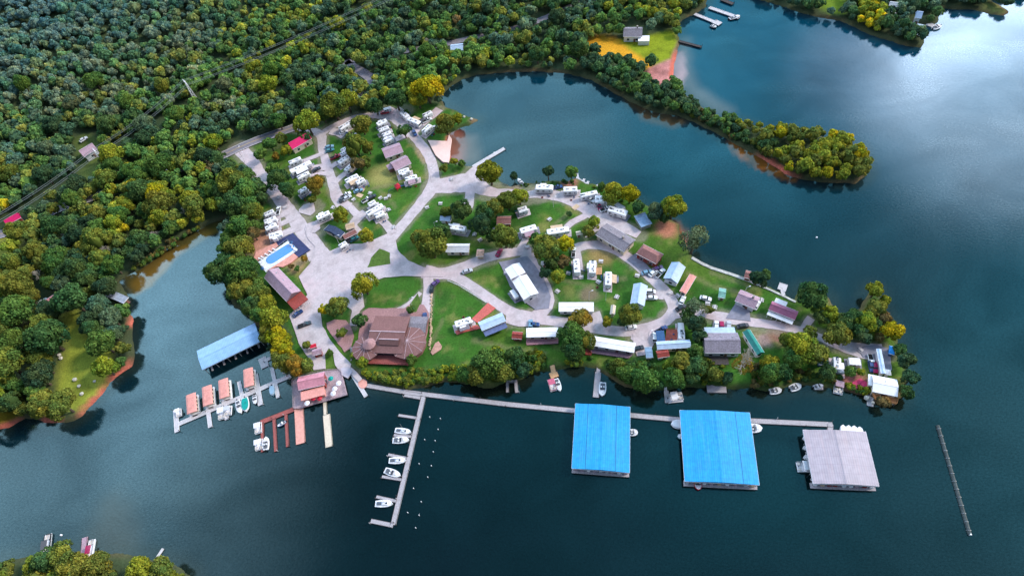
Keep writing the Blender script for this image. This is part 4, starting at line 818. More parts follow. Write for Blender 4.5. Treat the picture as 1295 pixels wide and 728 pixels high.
# ------------------------------------------------------------------ boats
def hull(L, W, z0=-.25, z1=.75, n=9, tr=.8):
    secs = []
    for k in range(n+1):
        u = k/n; x = -L/2+L*u; w = W/2*(tr+(1-tr)*min(u*3, 1))*math.sqrt(max(1-max((u-.45)/.55, 0)**2.2, .002)); s_ = z1+.25*u*u
        secs.append([(x,-w*.55,z0),(x,w*.55,z0),(x,w,z0+(s_-z0)*.55),(x,w,s_),(x,-w,s_),(x,-w,z0+(s_-z0)*.55)])
    return MB().loft(secs)
def boat(p0, p1, label, kind='motorboat', m=None, cover=None, w=2.3, group=None, z=0):
    cx, cy, L, rz = span(p0, p1, .7); nm = {'sail': 'sailboat', 'pontoon': 'pontoon_boat', 'house': 'houseboat', 'motorboat': 'motorboat'}[kind]
    L = max(L, 3.5); t = thing(nm, label, nm.replace('_', ' '), (cx, cy, z), rz, group); m = m or white
    if kind in ('sail', 'motorboat'):
        part('hull', hull(L, w), m, t); part('deck', hull(L*.94, w*.86, .62, .80), offwhite, t)
        if cover: part('cover', hull(L*.86, w*.88, .8, 1.15, tr=.7), cover, t)
        elif kind == 'sail':
            c = part('cabin', MB().box(L*.08, 0, .85, L*.34, w*.5, .45, taper=.85), white, t); part('hatch', MB().box(L*.16, 0, 1.3, .6, .6, .06), glass, c)
            part('cockpit', MB().box(-L*.28, 0, .92, L*.26, w*.45, .05), mat('cockpit_shadow', (.10,.11,.13), .7), t)
            part('mast', MB().tube((L*.1, 0, 1.2), (L*.1, 0, 8.0), .07, 6, .04), steel, t)
            part('boom', MB().tube((L*.1, 0, 2.0), (-L*.3, 0, 2.0), .09), cover or bluefab, t)
            part('rail', MB().tube((L*.45, -.4, 1.0), (L*.5, 0, 1.5), .03).tube((L*.45, .4, 1.0), (L*.5, 0, 1.5), .03), steel, t)
        else:
            part('windscreen', MB().box(L*.05, 0, 1.0, .12, w*.7, .5), glass, t); part('cockpit', MB().box(-L*.2, 0, 1.0, L*.4, w*.6, .04), mat('cockpit_shadow', (.10,.11,.13), .7), t)
            for s_ in (-1, 1): part('seat', MB().box(-L*.12, s_*w*.17, 1.04, .5, .5, .4), white, t)
            part('bow_seat', MB().box(L*.22, 0, .98, L*.16, w*.36, .12), offwhite, t)
        if kind == 'motorboat': part('outboard_motor', MB().box(-L/2-.25, 0, .2, .45, .4, .95, taper=.8), black, t)
    elif kind == 'pontoon':
        for s_ in (-1, 1): part('float', MB().tube((-L/2, s_*w*.34, 0), (L/2-.6, s_*w*.34, 0), .32, 8).tube((L/2-.6, s_*w*.34, 0), (L/2, s_*w*.34, .15), .32, 8, .08), steel, t)
        part('deck', MB().box(0, 0, .35, L*.96, w, .12), offwhite, t)
        part('rail', MB().box(0, -w/2+.04, .5, L*.9, .05, .6).box(0, w/2-.04, .5, L*.9, .05, .6).box(L*.45, 0, .5, .05, w*.6, .6), m, t)
        for a, b in ((-.35, .28), (.3, .28), (.3, -.28)): part('seat', MB().box(L*a, w*b, .47, L*.22, w*.26, .5), mat('cream_vinyl', (.55,.5,.46), .6), t)
        c = part('canopy', MB().box(-L*.12, 0, 2.3, L*.46, w*.96, .09, taper=.93), cover or offwhite, t)
        for a in (-.32, .08):
            for s_ in (-1, 1): part('canopy_pole', MB().tube((L*a, s_*w*.44, .5), (L*a, s_*w*.42, 2.3), .03, 5), steel, c)
        part('outboard_motor', MB().box(-L/2-.1, 0, .2, .4, .4, .9, taper=.8), black, t)
    else:
        part('hull', MB().box(0, 0, -.2, L, w, .65), offwhite, t)
        part('cabin', MB().box(-L*.01, 0, .45, L*.80, w*.8, 2.2), cream, t)
        for s_ in (-1, 1):
            for k in range(4): part('window', MB().box(-L*.3+k*L*.2, s_*(w*.4+.02), 1.2, 1.1, .06, .8), glass, t)
            part('rail', MB().box(0, s_*(w/2-.05), 1.35, L*.94, .05, .06).box(0, s_*(w/2-.05), .9, L*.94, .04, .05), white, t)
        r = part('roof', MB().loft([[(x,-w*.48,2.65),(x,w*.48,2.65),(x,w*.48,2.75),(x,w*.3,3.0),(x,-w*.3,3.0),(x,-w*.48,2.75)] for x in (-L*.49, L*.49)]), m, t)
        part('roof_rib', MB().box(-L*.25, 0, 3.0, .12, w*.6, .06).box(0, 0, 3.0, .12, w*.6, .06).box(L*.25, 0, 3.0, .12, w*.6, .06), m, r)
        part('step', MB().box(L*.5, 0, .3, .8, w*.5, .15), greyroof, t)
    return t
S = 'southernmost '
boat((499.5,543.5),(520,546),'uppermost white sailboat on the long thin finger dock','sail')
boat((496.5,556.5),(517.3,555.5),'white open sailboat second from the top on the thin finger dock','motorboat',w=2.6)
boat((491.7,582),(513.4,581.5),'white sailboat in the middle of the thin finger dock below its finger','sail',w=2.5)
boat((486.6,594),(506.4,601),'white motorboat lying askew second from the bottom of the thin dock','motorboat',w=2.6)
boat((474.5,636.5),(496.6,636),'lowest white sailboat on the thin finger dock','sail',w=2.5)
boat((244.5,500.5),(246.3,524.5),'salmon roofed houseboat farthest left on the angled dock','house',salmon,w=4.1)
boat((264.6,490.5),(266.4,515),'salmon roofed houseboat second from the left on the angled dock','house',salmon,w=4.1)
boat((285,482),(287,505.5),'salmon roofed houseboat in the middle of the angled dock','house',salmon,w=4.1)
boat((316.4,468.5),(317.8,491.5),'salmon roofed houseboat farthest right on the angled dock','house',salmon,w=4.1)
boat((280.3,514.5),(280.6,530),'left pontoon boat of the pair below the middle houseboat','pontoon',w=2.6)
boat((289,513),(288,525.5),'right pontoon boat of the pair below the middle houseboat','pontoon',w=2.8,cover=P_SILVER)
boat((300,506),(304.5,522),'white motorboat with pointed bow left of the teal covered boat','motorboat',w=2.4)
boat((309.5,502.5),(311,520),'boat with teal green cover on the angled dock','motorboat',cover=fabric_g,w=3.0)
boat((321.5,499),(323.5,511),'dark hulled runabout near the right houseboat','motorboat',m=P_BLACK,w=2.2)
boat((343.5,487.5),(345,500),'small pale blue boat near shore on the angled dock','motorboat',m=P_LBLUE,cover=P_LBLUE,w=2.2)
boat((226,517.5),(226.4,526),'small white boat lift at the far left dock end','pontoon',w=2.0)
boat((326.6,534),(327,548),'upper pontoon boat on the left side of the red dock','pontoon',w=2.6)
boat((327.2,555),(327.8,569),'lower pontoon boat on the left side of the red dock','pontoon',w=2.8)
boat((336,568.5),(336.6,552),'white runabout on the right of the first red finger','motorboat',w=2.5)
boat((357.5,535),(355,536.5),'small dark skiff between the red dock fingers','motorboat',m=P_BLUE,w=1.4)
boat((696,479),(700.5,494),'pink covered pontoon boat at the orange walkway','pontoon',m=pinkfab,cover=pinkfab,w=2.6)
boat((703,478.5),(708.5,494),'white slim boat right of the pink covered one','motorboat',w=2.2)
boat((762.5,483),(761.3,500.5),'white motorboat moored at the gray fishing pier','motorboat',w=2.8)
boat((845,503),(864,500),'pontoon boat at the small platform below the wooden stair rails','pontoon',w=3.0)
boat((973.5,495),(988.5,492.5),'white runabout beached under the green shore trees','motorboat',w=2.6)
boat((999.5,491.5),(1013,486.5),'teal and white boat at the shore west of the tip campers','motorboat',w=2.8)
boat((1030,489.5),(1040,487),'small grey boat at a stub dock in the shade','motorboat',w=2.0,m=P_SILVER)
boat((1061,481),(1059.5,498),'pontoon boat below the white tip camper','pontoon',w=3.0,cover=lilac)
boat((796,546.5),(805,546.5),'white bow poking out of the right side of the smaller blue boathouse','motorboat',w=2.6)
boat((870,536),(848.5,536),'white cruiser on the upper left side of the larger blue boathouse','motorboat',w=3.6,cover=white)
boat((868,551.6),(857,551.6),'open boat on the left side of the larger blue boathouse below the cruiser','motorboat',w=2.2,m=P_TEAL)
boat((944,541),(964,541),'white cruiser on the right side of the larger blue boathouse','motorboat',w=3.4)
boat((882,606),(883.5,619),'red boat peeking from the front of the larger blue boathouse','motorboat',m=P_RED,w=2.6,z=0)
for i, (x, y) in enumerate([(1066,541),(1073,541.5),(1080,542),(1087,543.5)]): boat((x+1,y+10),(x,y-4),['leftmost of four white bows behind the gray roofed boathouse','second white bow from the left behind the gray roofed boathouse','third white bow from the left behind the gray roofed boathouse','rightmost of four white bows behind the gray roofed boathouse'][i],'motorboat',w=2.2,cover=white)
boat((1024,590),(1007.5,590),'silver pontoon boat on the left side of the gray boathouse','pontoon',w=3.4,cover=P_SILVER)
boat((1028,554),(1015.5,554),'white bow at the upper left of the gray boathouse','motorboat',w=2.0)
boat((1028,566),(1016.5,566),'open boat just above the silver pontoon boat','motorboat',w=2.0)
boat((1030,578),(1016,578),'white skiff between the pontoon boat and the open boat','motorboat',w=2.0)
for i in range(7):
    u = i/6; a = (258+u*66, 463-u*31); boat((a[0]-3,a[1]-9),(a[0]+1,a[1]+2.5),['white stern at the west end','second','third','middle','third from the east','second from the east','easternmost'][i]+' boat showing under the pale blue boathouse','motorboat',w=2.3,m=[P_WHITE,P_SILVER,P_WHITE,P_TEAL,P_WHITE,P_BLUE,P_WHITE][i])
boat((662,234),(655,226),'white small boat pulled up by the red deck on the north cove','motorboat',w=1.8)
boat((113,705),(117,681),'maroon canopied pontoon boat at the bottom left dock','pontoon',w=2.0,cover=P_MAG)
boat((58,700),(61,674),'dark boat under cover at the bottom left shore','pontoon',w=2.3,cover=P_BLACK,m=P_BLACK)
boat((922,24),(936,20),'dark boat at the end of the far upper dock','motorboat',w=3.2,m=P_BLACK)
boat((899,32),(906,35),'dark boat beside the far lower dock','motorboat',w=2.6,m=P_BLACK)
boat((1180,36),(1190,32),'white boat at the far right shore dock','motorboat',w=3.2)

# ------------------------------------------------------------------ docks
def dock(label, segs, m=planks, name='floating_dock', z=.45, group=None, names=None, cat='dock', pile_every=9.0):
    x0, y0 = G(*segs[0][0], z); t = thing(name, label, cat, (x0, y0, 0), 0, group)
    for i, (a, b, w) in enumerate(segs):
        A = Vector(G(*a, z)); B = Vector(G(*b, z)); d = B-A; L = d.length; c = (A+B)/2; rz = math.atan2(d.y, d.x)
        nm = 'walkway' if i == 0 else 'finger'
        me = MB().box(0, 0, -.35, L, w, .35); o = me.build(nm, m, t, (c.x-x0, c.y-y0, z+.004*i), rz)
        ed = MB().box(0, -w/2+.06, .0, L, .1, .07).box(0, w/2-.06, .0, L, .1, .07).build('edge_board', darkwood if m is not palewood else offwhite, o)
        if L > 5:
            k = max(1, int(L/pile_every))
            for j in range(k+1):
                if i == 0 and j == 0: continue
                MB().cyl(-L/2+L*j/k, (w/2+.12)*(1 if j%2 else -1), -2.4, 1.1, .12, 7).build('piling', darkwood if (j+i)%3 else palewood, o)
    return t
dock('long gray marina walkway running from the salmon landing to the boathouses', [((463,487),(510,495),1.9),((510,495),(640,510.5),2.0),((640,510.5),(728,519),2.0),((512,497.5),(532,501),2.6),((796,524.5),(862,530.5),2.0),((949,531.5),(1053,536.5),2.0),((1050.5,536),(1050,544),2.0)])
dock('thin finger dock with moored sailboats reaching down from the long walkway', [((535.8,500),(497,663),1.9),((504,524.5),(527,528),1.2),((498,549.6),(520,551.5),1.2),((491,574.3),(515,579),1.2),((483,602),(508,606),1.2),((476,627.5),(501,633),1.2),((469,658),(497,663.8),1.6)])
dock('angled dock with the salmon roofed houseboats', [((225,536),(368,474.5),1.8),((221.8,517.5),(223.8,546),1.8),((263,519),(265.8,540),1.5),((283,507),(287,530),1.5),((302,482),(308.5,511),1.5),((323,473),(329.5,512),1.9),((343.5,464),(351.8,502.5),1.5)], palewood)
dock('red stained dock with three narrow fingers', [((371.5,517),(329.5,533.5),2.0),((331.4,533),(331.6,571),1.2),((346.2,528),(348.5,570.5),1.3),((361.3,524),(363.4,564.5),1.2)], redwood)
dock('wide salmon pier below the dock store', [((377.6,516),(380,560.5),3.6)], salmonc, 'pier', cat='pier')
dock('pale tan pier with a narrow gangway right of the salmon pier', [((412.6,524),(416,564.5),2.8),((410.5,507),(411.3,524),1.4)], cream, 'pier', cat='pier')
dock('narrow gangway from the boat ramp to the long walkway', [((444,470),(463,501),1.6)], palewood, 'gangway', .6, cat='gangway')
slab_pts = [(458.6+5.8*math.cos(a), 484.8+6.2*math.sin(a)) for a in [k*PI/4+.3 for k in range(8)]]
deck('landing_stage', 'round salmon landing where the gangway meets the long walkway', 'landing', slab_pts, salmonc, .75, rail=False, z=0)
deck('dock_platform', 'wide gray plank platform around the pink dock store', 'platform', [(370,482),(376,476),(412,468),(431,467.5),(434.8,480),(439.4,499),(410,507.5),(381,515.7),(371.6,516.3)], mat('pinkish_planks', (.42,.31,.34), .85, .28, 2.2, stripes=1.4, dirt=.35), 1.0, rail=True, z=0)
dock('short shore dock with a square end under the yellow trees', [((349,449.5),(334,456),1.4),((331,452),(335.5,464),3.2)], palewood)
dock('white concrete breakwater pier on the inner cove', [((598,211),(638,187.5),1.9)], palewood, 'pier', cat='pier')
dock('gray fishing pier beside the white boat', [((758.5,452),(756.5,470),1.6),((756.5,470),(753.5,502),2.4)], planks, 'pier', cat='pier')
dock('orange timber walkway down to the pink boat', [((696,451),(700,470),2.0),((690.5,449.5),(710,445),2.4),((699,470),(702,477),3.4)], orangewood, 'gangway', .9, cat='gangway')
dock('u shaped weathered boat slip in the shade of the shore', [((640,481.5),(654,481.5),1.2),((641.5,480),(641.7,495.5),1.2),((652,480),(653.6,496),1.4)], planks, 'boat_slip', cat='slip')
dock('small platform below the white stair rails', [((842.5,494),(844,509),1.6),((844,508),(864,506),1.0),((840.5,474),(842,495),.9)], palewood)
dock('dark low dock in front of the big grey house', [((894,491),(918.5,491.5),3.2)], planks)
dock('white tapered jetty below the tip house', [((1100,490),(1100.6,513),2.0)], palewood, 'pier', cat='pier')
dock('short purple gray dock under the tip camper', [((1063,478),(1062,496),1.2)], planks)
dock('short stub dock west of the tip camper', [((1039.8,481),(1040,492),.9),((1031,491.5),(1040,491),.9)], planks)
dock('white cottage dock with a square platform on the north shore', [((991,373),(989,365),1.4),((984.5,361),(995,364.5),3.4)], palewood)
dock('row of white finger docks by the north shore campers', [((729,225),(752,240),1.5),((729.5,219),(731,227),1.2),((739,226),(736,233),1.0),((744,229),(741,236),1.0),((749,238),(757,234),1.2)], palewood)
dock('upper white dock at the far shore with a dark boat', [((897,9.4),(934.8,22.6),2.4)], palewood, 'pier', .8, cat='pier')
dock('lower white dock at the far shore', [((878.5,17.7),(904,28),2.2),((903,27),(911,30.5),3.6)], palewood, 'pier', .8, cat='pier')
dock('dark wooden pier at the pink beach', [((858.7,52),(887,59.4),1.6)], darkwood, 'pier', .8, cat='pier')
dock('dark dock at the top edge of the photo', [((912,-1),(927,5),2.4)], darkwood, 'pier', .8, cat='pier')
dock('white far shore dock with a square end', [((1172,30),(1188,35),3.0)], palewood)
dock('short dock beside the maroon pontoon boat', [((107,679),(105,702),2.0)], lilac)
dock('thin plank ramp at the bottom left shore', [((196,708),(206,693),.8)], palewood)
dock('thin pier beside the dark boat at the bottom left', [((58,706),(58.5,690),1.0)], planks)
# long steel boom
a = Vector(G(1185.8,537.7,.2)); b = Vector(G(1226.6,675.7,.2)); t = thing('floating_boom', 'long dark steel boom floating at the lower right', 'boom', (a.x, a.y, 0)); d = b-a
part('pipe', MB().tube((0,0,.12), (d.x, d.y, .12), .62, 8), mat('mossy_steel', (.06,.075,.075), .7, .3, .8), t)
part('float', MB().tube((0,0,.3), (d.x*.99, d.y*.99, .3), .08, 5), steel, t); part('end_marker', MB().cyl(d.x, d.y, 0, .9, .25), white, t)
for k in range(14): part('coupling', MB().tube((d.x*(k+.5)/14, d.y*(k+.5)/14, .12), (d.x*(k+.53)/14, d.y*(k+.53)/14, .12), .78, 8), steel, t)
mp_ = None
for x, y in [(543.5,527),(557,529),(554,542.5),(537,555.7),(550.4,557),(548,571),(530,586),(545.5,588.6),(541,603),(523,617),(532.7,634),(515.7,647.7),(530,651),(525.7,667)]:
    gx, gy = G(x, y, .6)
    if mp_ is None:
        o = mp_ = thing('mooring_post', 'white capped mooring post standing alone right of the thin finger dock', 'post', (gx, gy, 0), 0, 'mooring posts right of the thin dock')
        part('pole', MB().cyl(0, 0, -2.5, .9, .13, 8), palewood, o); part('cap', MB().cyl(0, 0, .9, 1.1, .2, 8, .08), offwhite, o)
    else: o = copy_tree(mp_); o.location = (gx, gy, 0)
gx, gy = G(1058,290,.2)
for q in [(625,193),(77,676),(1033,300)]:
    gx, gy = G(*q, .3); o = thing('buoy', {625:'small white buoy beside the breakwater pier',77:'small white buoy near the bottom left docks',1033:'lone white buoy on the open lake'}[q[0]], 'buoy', (gx, gy, 0)); part('float', MB().cyl(0,0,-.2,.5,.42,10,.3), white, o); part('light_mast', MB().cyl(0,0,.5,1.0,.05), steel, o)

# covered boathouses
def boathouse(label, c4, h, rise, rm, ridge='y', group=None, fasc=None, seams=()):
    z = h; P = [Vector(G(*p, z)) for p in c4]     # NW NE SE SW eave corners
    ctr = sum(P, Vector((0,0)))/4; ex = ((P[1]-P[0])+(P[2]-P[3])); L = ex.length/2; ex.normalize(); ey = Vector((-ex.y, ex.x)); W = (abs((P[0]-P[3]).dot(ey))+abs((P[1]-P[2]).dot(ey)))/2
    rz = math.atan2(ex.y, ex.x); t = thing('covered_boathouse', label, 'boathouse', (ctr.x, ctr.y, 0), rz, group)
    if ridge == 'y':
        mb = MB(); mb.gable(-W/2, W/2, -L/2, L/2, h, rise, .14); mb.v = [(-y, x, zz) for x, y, zz in mb.v]
    else: mb = MB().gable(-L/2, L/2, -W/2, W/2, h, rise, .14)
    r = part('roof', mb, rm, t)
    if ridge == 'y': part('ridge_cap', MB().box(0, 0, h+rise+.08, .5, W, .12), rm, r)
    else: part('ridge_cap', MB().box(0, 0, h+rise+.08, L, .5, .12), rm, r)
    sm = mat('seam_shadow', (.02,.12,.25), .6)
    for sx in seams:
        zz = h+rise*(1-abs(sx)/(L/2)) if ridge == 'y' else h
        part('roof_seam', MB().box(sx, 0, zz+.12, .14, W-.1, .06), sm, r)
    part('fascia', MB().box(0, -W/2-.04, h-.35, L, .08, .45).box(0, W/2+.04, h-.35, L, .08, .45).box(-L/2-.04, 0, h-.35, .08, W, .45).box(L/2+.04, 0, h-.35, .08, W, .45), fasc or white, r)
    part('centre_dock', MB().box(0, 0, .05, L-1, 2.2, .4) if ridge != 'y' else MB().box(0, 0, .05, 2.2, W-1, .4), planks, t)
    n = max(3, int((W if ridge == 'y' else L)/4.2))
    for k in range(n):
        for s_ in (-1, 1):
            if ridge == 'y': y = -W/2+W*(k+.5)/n; part('slip_finger', MB().box(s_*(L/4+.3), y, .1, L/2-1.6, .7, .3), planks, t)
            else: x = -L/2+L*(k+.5)/n; part('slip_finger', MB().box(x, s_*(W/4+.5), .1, .7, W/2-1.4, .3), planks, t)
    for k in range(6):
        for s_ in (-1, 1):
            if ridge == 'y': part('column', MB().box(s_*(L/2-.5), -W/2+.5+(W-1)*k/5, -2, .2, .2, h+2), steel, t)
            else: part('column', MB().box(-L/2+.5+(L-1)*k/5, s_*(W/2-.5), -2, .2, .2, h+2), steel, t)
    if ridge == 'y': part('front_dock', MB().box(0, -W/2+.3, .08, L, 1.8, .4), planks, t)
    if ridge == 'y':
        part('end_truss', MB().box(0, -W/2+.2, h-.9, L-.6, .15, .5), lilac, t)
        for k in range(9): part('locker', MB().box(-L/2+1.5+(L-3)*k/8+random.uniform(-.4,.4), -W/2+.5, .5, 1.1, .7, 1.0), random.choice([white, tan, rust, P_SILVER, lilac]), t)
    return t
boathouse('smaller bright blue roofed covered boathouse on the long walkway', [(728,510),(796.6,514.4),(796.6,597.5),(722.7,592)], 3.2, .8, blueroof, seams=(-5.2, 5.0))
boathouse('larger bright blue roofed covered boathouse right of the smaller one', [(861.5,517.7),(949.7,522.4),(958.4,612),(863.7,609)], 3.5, .9, blueroof, seams=(7.0,))
boathouse('lilac gray roofed covered boathouse farthest right', [(1018.6,542.3),(1097.5,546.8),(1108.8,613.4),(1024.8,612)], 3.4, .8, lilacgrey, fasc=offwhite)
t = boathouse('pale blue roofed boathouse set diagonally off the west shore', [(250.8,443),(323,408),(330,431.4),(254,468)], 4.0, .7, paleblue, ridge='x', fasc=skyroof)

# decks and little things
deck('red_deck', 'red stained deck south of the blue carport', 'deck', [(841,432),(858,432),(857,416),(843,417)], mat('brick_red_deck', (.42,.10,.07), .8, .25, 1.5, stripes=1.2), .4)
deck('magenta_patio', 'magenta patio deck west of the tip house', 'deck', [(1078,492),(1078,483),(1088,478),(1098,484),(1097,489)], mat('magenta_deck', (.55,.04,.14), .7, .2, 1.5), .25, rail=False, posts=False)
deck('striped_deck', 'long pink and white striped deck below the middle mobile home', 'deck', [(666,436),(706,434),(706,427.5),(666,428)], mat('pinkish_deck', (.42,.22,.26), .8, .25, 2, stripes=2.0), .4)
deck('mobile_home_deck', 'purplish deck along the south side of the long shore mobile home', 'deck', [(746,441),(748,446),(795,453),(800,448.5)], mat('purplish_deck', (.30,.19,.25), .8, .25, 2, stripes=2.0), .5)
deck('orange_deck', 'square orange deck beside the round lawn camper', 'deck', [(753.5,347),(761,347),(761,338),(753.5,338)], orangewood, .35)
deck('grey_deck', 'small blue grey deck right of the camper with the awning', 'deck', [(773,357),(782,357),(782,350),(773,350)], mat('blue_grey_deck', (.24,.26,.36), .8, .2), .35)
deck('tip_house_deck', 'orange brown timber deck on the lake side of the tip house', 'deck', [(1103,497),(1135,503.5),(1133,511),(1106,504)], mat('orange_brown_deck', (.50,.22,.09), .8, .25, 1.5, stripes=1.5), 1.2)
deck('rust_deck', 'rust red corner deck beside the long shore mobile home', 'deck', [(740,448),(748,449),(748,441),(741,441)], rust, .5)
t = thing('seawall', 'pale stone seawall along the north shore lawn', 'wall', (*G(875,326), 0)); o = G(875,326)
pts = [(875,326),(887,333),(900,339),(925,347),(947,355),(967,363.5),(991,374.5),(1006,382)]; mb = MB()
for i in range(len(pts)-1):
    A = Vector(G(*pts[i]))-Vector(o); B = Vector(G(*pts[i+1]))-Vector(o); c = (A+B)/2; d = B-A; mb.box(c.x, c.y, -2, d.length+.1, 1.3 if i < 5 else .8, 3.25+.01*i, math.atan2(d.y, d.x))
part('wall_face', mb, mat('pale_riprap', (.50,.50,.48), .95, .3, .9, bump=.6), t)
def loose(label, cat, name, pts, group, lo=.3, hi=.7, m=rock):
    base = [MB() for _ in range(4)]
    for i, (x, y) in enumerate(pts):
        r = random.uniform(lo, hi); mb = MB(); n = 7; ph = random.random()*6
        ring = lambda k, z: [(r*k*random.uniform(.8,1.15)*math.cos(ph+2*PI*j/n), r*k*random.uniform(.8,1.15)*math.sin(ph+2*PI*j/n), z) for j in range(n)]
        mb.loft([ring(.8,-.1), ring(1.0,r*.4), ring(.6,r*.85)]); g = G(x, y, 1.1); o = mb.build(name, m, None, (g[0], g[1], 1.0)); tag(o, label, cat, group)
rk = [(545.5+random.uniform(-.8,.8)+(-0 if y < 395 else -2.0*(y-395)/45), y) for y in np.arange(372, 442, 2.3)]
loose('pale orange boulder of the stone edging between lodge path and lawn', 'boulder', 'boulder', rk, 'boulders edging the lawn beside the lodge', m=mat('sandstone', (.50,.36,.24), .95, .25, 1.5, bump=.4))
rk = [(444+i*.1+random.uniform(-1,1), 440+i*2.2+random.uniform(-1,1)) for i in range(8)]+[(347+i*3.2, 458+i*3.4) for i in range(7)]
loose('grey rock on the bank above the water', 'rock', 'rock', rk, 'rocks of the shore banks', .4, .8)
rk = [(119.5,482),(103.5,498),(95,480),(100,488),(75,449),(77,453),(130,468),(137,455),(1096,503),(1104,509),(1118,511),(1128,510),(587,148),(596,151),(881,128)]
loose('pale rock lying near the shore', 'rock', 'rock', rk, 'pale rocks near the shores', .6, 1.1, mat('pale_rock', (.5,.47,.42), .9, .2))
# white kerb fence below the fork
t = thing('guard_rail', 'low white rail along the south edge of the lane fork', 'railing', (*G(566,355), 1.0)); o = G(566,355); mb = MB(); pp = [(566,355),(580,361),(596,371),(615,383)]
for i in range(3):
    A = Vector(G(*pp[i]))-Vector(o); B = Vector(G(*pp[i+1]))-Vector(o); mb.tube((*A, .5), (*B, .5), .11, 5)
part('rail', mb, white, t)
for i in range(12):
    u = i/11*2.999; k = int(u); f = u-k; A = Vector(G(*pp[k]))-Vector(o); B = Vector(G(*pp[k+1]))-Vector(o); v = A.lerp(B, f); part('post', MB().box(v.x, v.y, 0, .14, .14, .5), white, t)
def lamp(p, label, h=8.0):
    x, y = G(*p); t = thing('lamp_post', label, 'lamp post', (x, y, 1.0)); part('pole', MB().tube((0,0,0), (0,0,h), .10, 6, .06), palewood, t); part('arm', MB().tube((0,0,h-.2), (1.2,.3,h), .05, 5), steel, t); part('lamp_head', MB().box(1.4,.35,h-.08,.7,.3,.16), white, t)
for p, lb in (((745,380),'utility pole in the middle of the round lawn'),((766,380),'shorter pole right of the round lawn pole'),((552,293),'pole under the dark trees in the camp centre'),((522,388),'white pole on the small grass triangle by the lodge'),((430,310),'pole beside the blue cabin at the plaza'),((331,246),'lamp post between the entry road and the west campers'),((641,470),'pole at the bushy south shore'),((819,430),'pole by the lilac parking pad'),((310,205),'lamp post at the highway junction'),((306,198),'second pole at the highway junction'),((505,231),'lamp post south of the bathhouse campers'),((545,226),'lamp post at the lawn beside the beach road'),((1045,440),'pole at the narrow east lane'),((940,375),'pole beside the lilac cottage'),((700,262),'pole on the north lawn')): lamp(p, lb, 6.5)
def table(p, label, group, ang=0):
    x, y = G(*p, 1.5); t = thing('picnic_table', label, 'picnic table', (x, y, 1.0), ang, group)
    part('tabletop', MB().box(0,0,.7,1.9,.8,.07), palewood, t); part('bench', MB().box(0,.75,.42,1.9,.3,.06), palewood, t); part('bench', MB().box(0,-.75,.42,1.9,.3,.06), palewood, t)
    part('frame', MB().box(-.7,0,0,.1,1.4,.1).box(.7,0,0,.1,1.4,.1).box(-.7,0,.05,.1,.1,.66).box(.7,0,.05,.1,.1,.66), steel, t); return t
first = None
for i, p in enumerate([(492,247.5),(488,250.5),(491.5,265),(498,287),(454,236),(481,250),(506,172),(571,226),(557,257),(607,303),(640,345),(735,350),(757,356),(705,368),(760,330),(719,345),(780,375),(806,348),(857.5,373.5),(848,370),(660,250),(695,277),(667,312),(600,296),(625,290),(895,383),(904,388),(963,379),(1088,442),(540,262),(352,250),(361,262),(389,228),(446,238),(447,252),(421,262),(468,244)]):
    if first is None: first = table(p, 'pale wooden picnic table on the camp grass', 'picnic tables scattered over the camp grass', random.random()*3)
    else:
        c = copy_tree(first); c.location = (*G(*p, 1.5), 1.0); c.rotation_euler.z = random.random()*3
x, y = G(503,242); t = thing('playground', 'red and blue playground climber on the lawn', 'playground', (x, y, 1.0), .5)
part('tower', MB().box(0,0,0,.15,.15,2.6).box(2,0,0,.15,.15,2.6).box(0,2,0,.15,.15,2.6).box(2,2,0,.15,.15,2.6), P_RED, t); part('platform', MB().box(1,1,1.3,2.2,2.2,.12), P_RED, t)
part('roof', MB().loft([[(-.2,-.2,2.6),(2.2,-.2,2.6),(2.2,2.2,2.6),(-.2,2.2,2.6)],[(.95,.95,3.6),(1.05,.95,3.6),(1.05,1.05,3.6),(.95,1.05,3.6)]]), P_RED, t)
part('slide', MB().loft([[(2,.6,1.3),(2,1.4,1.3),(2,1.4,1.42),(2,.6,1.42)],[(4.6,.6,.15),(4.6,1.4,.15),(4.6,1.4,.27),(4.6,.6,.27)]]), P_BLUE, t)
part('swing_frame', MB().tube((-1,1,2.4),(-4,1,2.4),.07).tube((-4,1,2.4),(-4.2,.1,0),.07).tube((-4,1,2.4),(-4.2,1.9,0),.07), P_BLUE, t); part('climbing_net', MB().tube((1,2,1.3),(1,3.4,0),.05).tube((.3,2,1.3),(.3,3.4,0),.05).tube((1.7,2,1.3),(1.7,3.4,0),.05), P_RED, t)
for i, p in enumerate([(392,497),(396,503),(428,484),(423,491),(418,478),(421,497),(404,503),(388,509)]):
    x, y = G(*p, 3.2); u = thing('patio_umbrella', 'small patio umbrella over a table on the dock platform', 'umbrella', (x, y, 1.0), 0, 'umbrellas on the dock platform'); part('pole', MB().cyl(0,0,0,2.4,.05), steel, u); part('canopy', MB().cyl(0,0,2.0,2.5,1.1,8,.06), [white,P_RED,white,offwhite,fabric_g,offwhite,P_RED,white][i], u)
    if i in (1,4,6): u['label'] = {1:'red umbrella on the dock platform beside the canopy',4:'green umbrella near the top of the dock platform',6:'red umbrella at the lower edge of the platform'}[i]
x, y = G(440,296); 
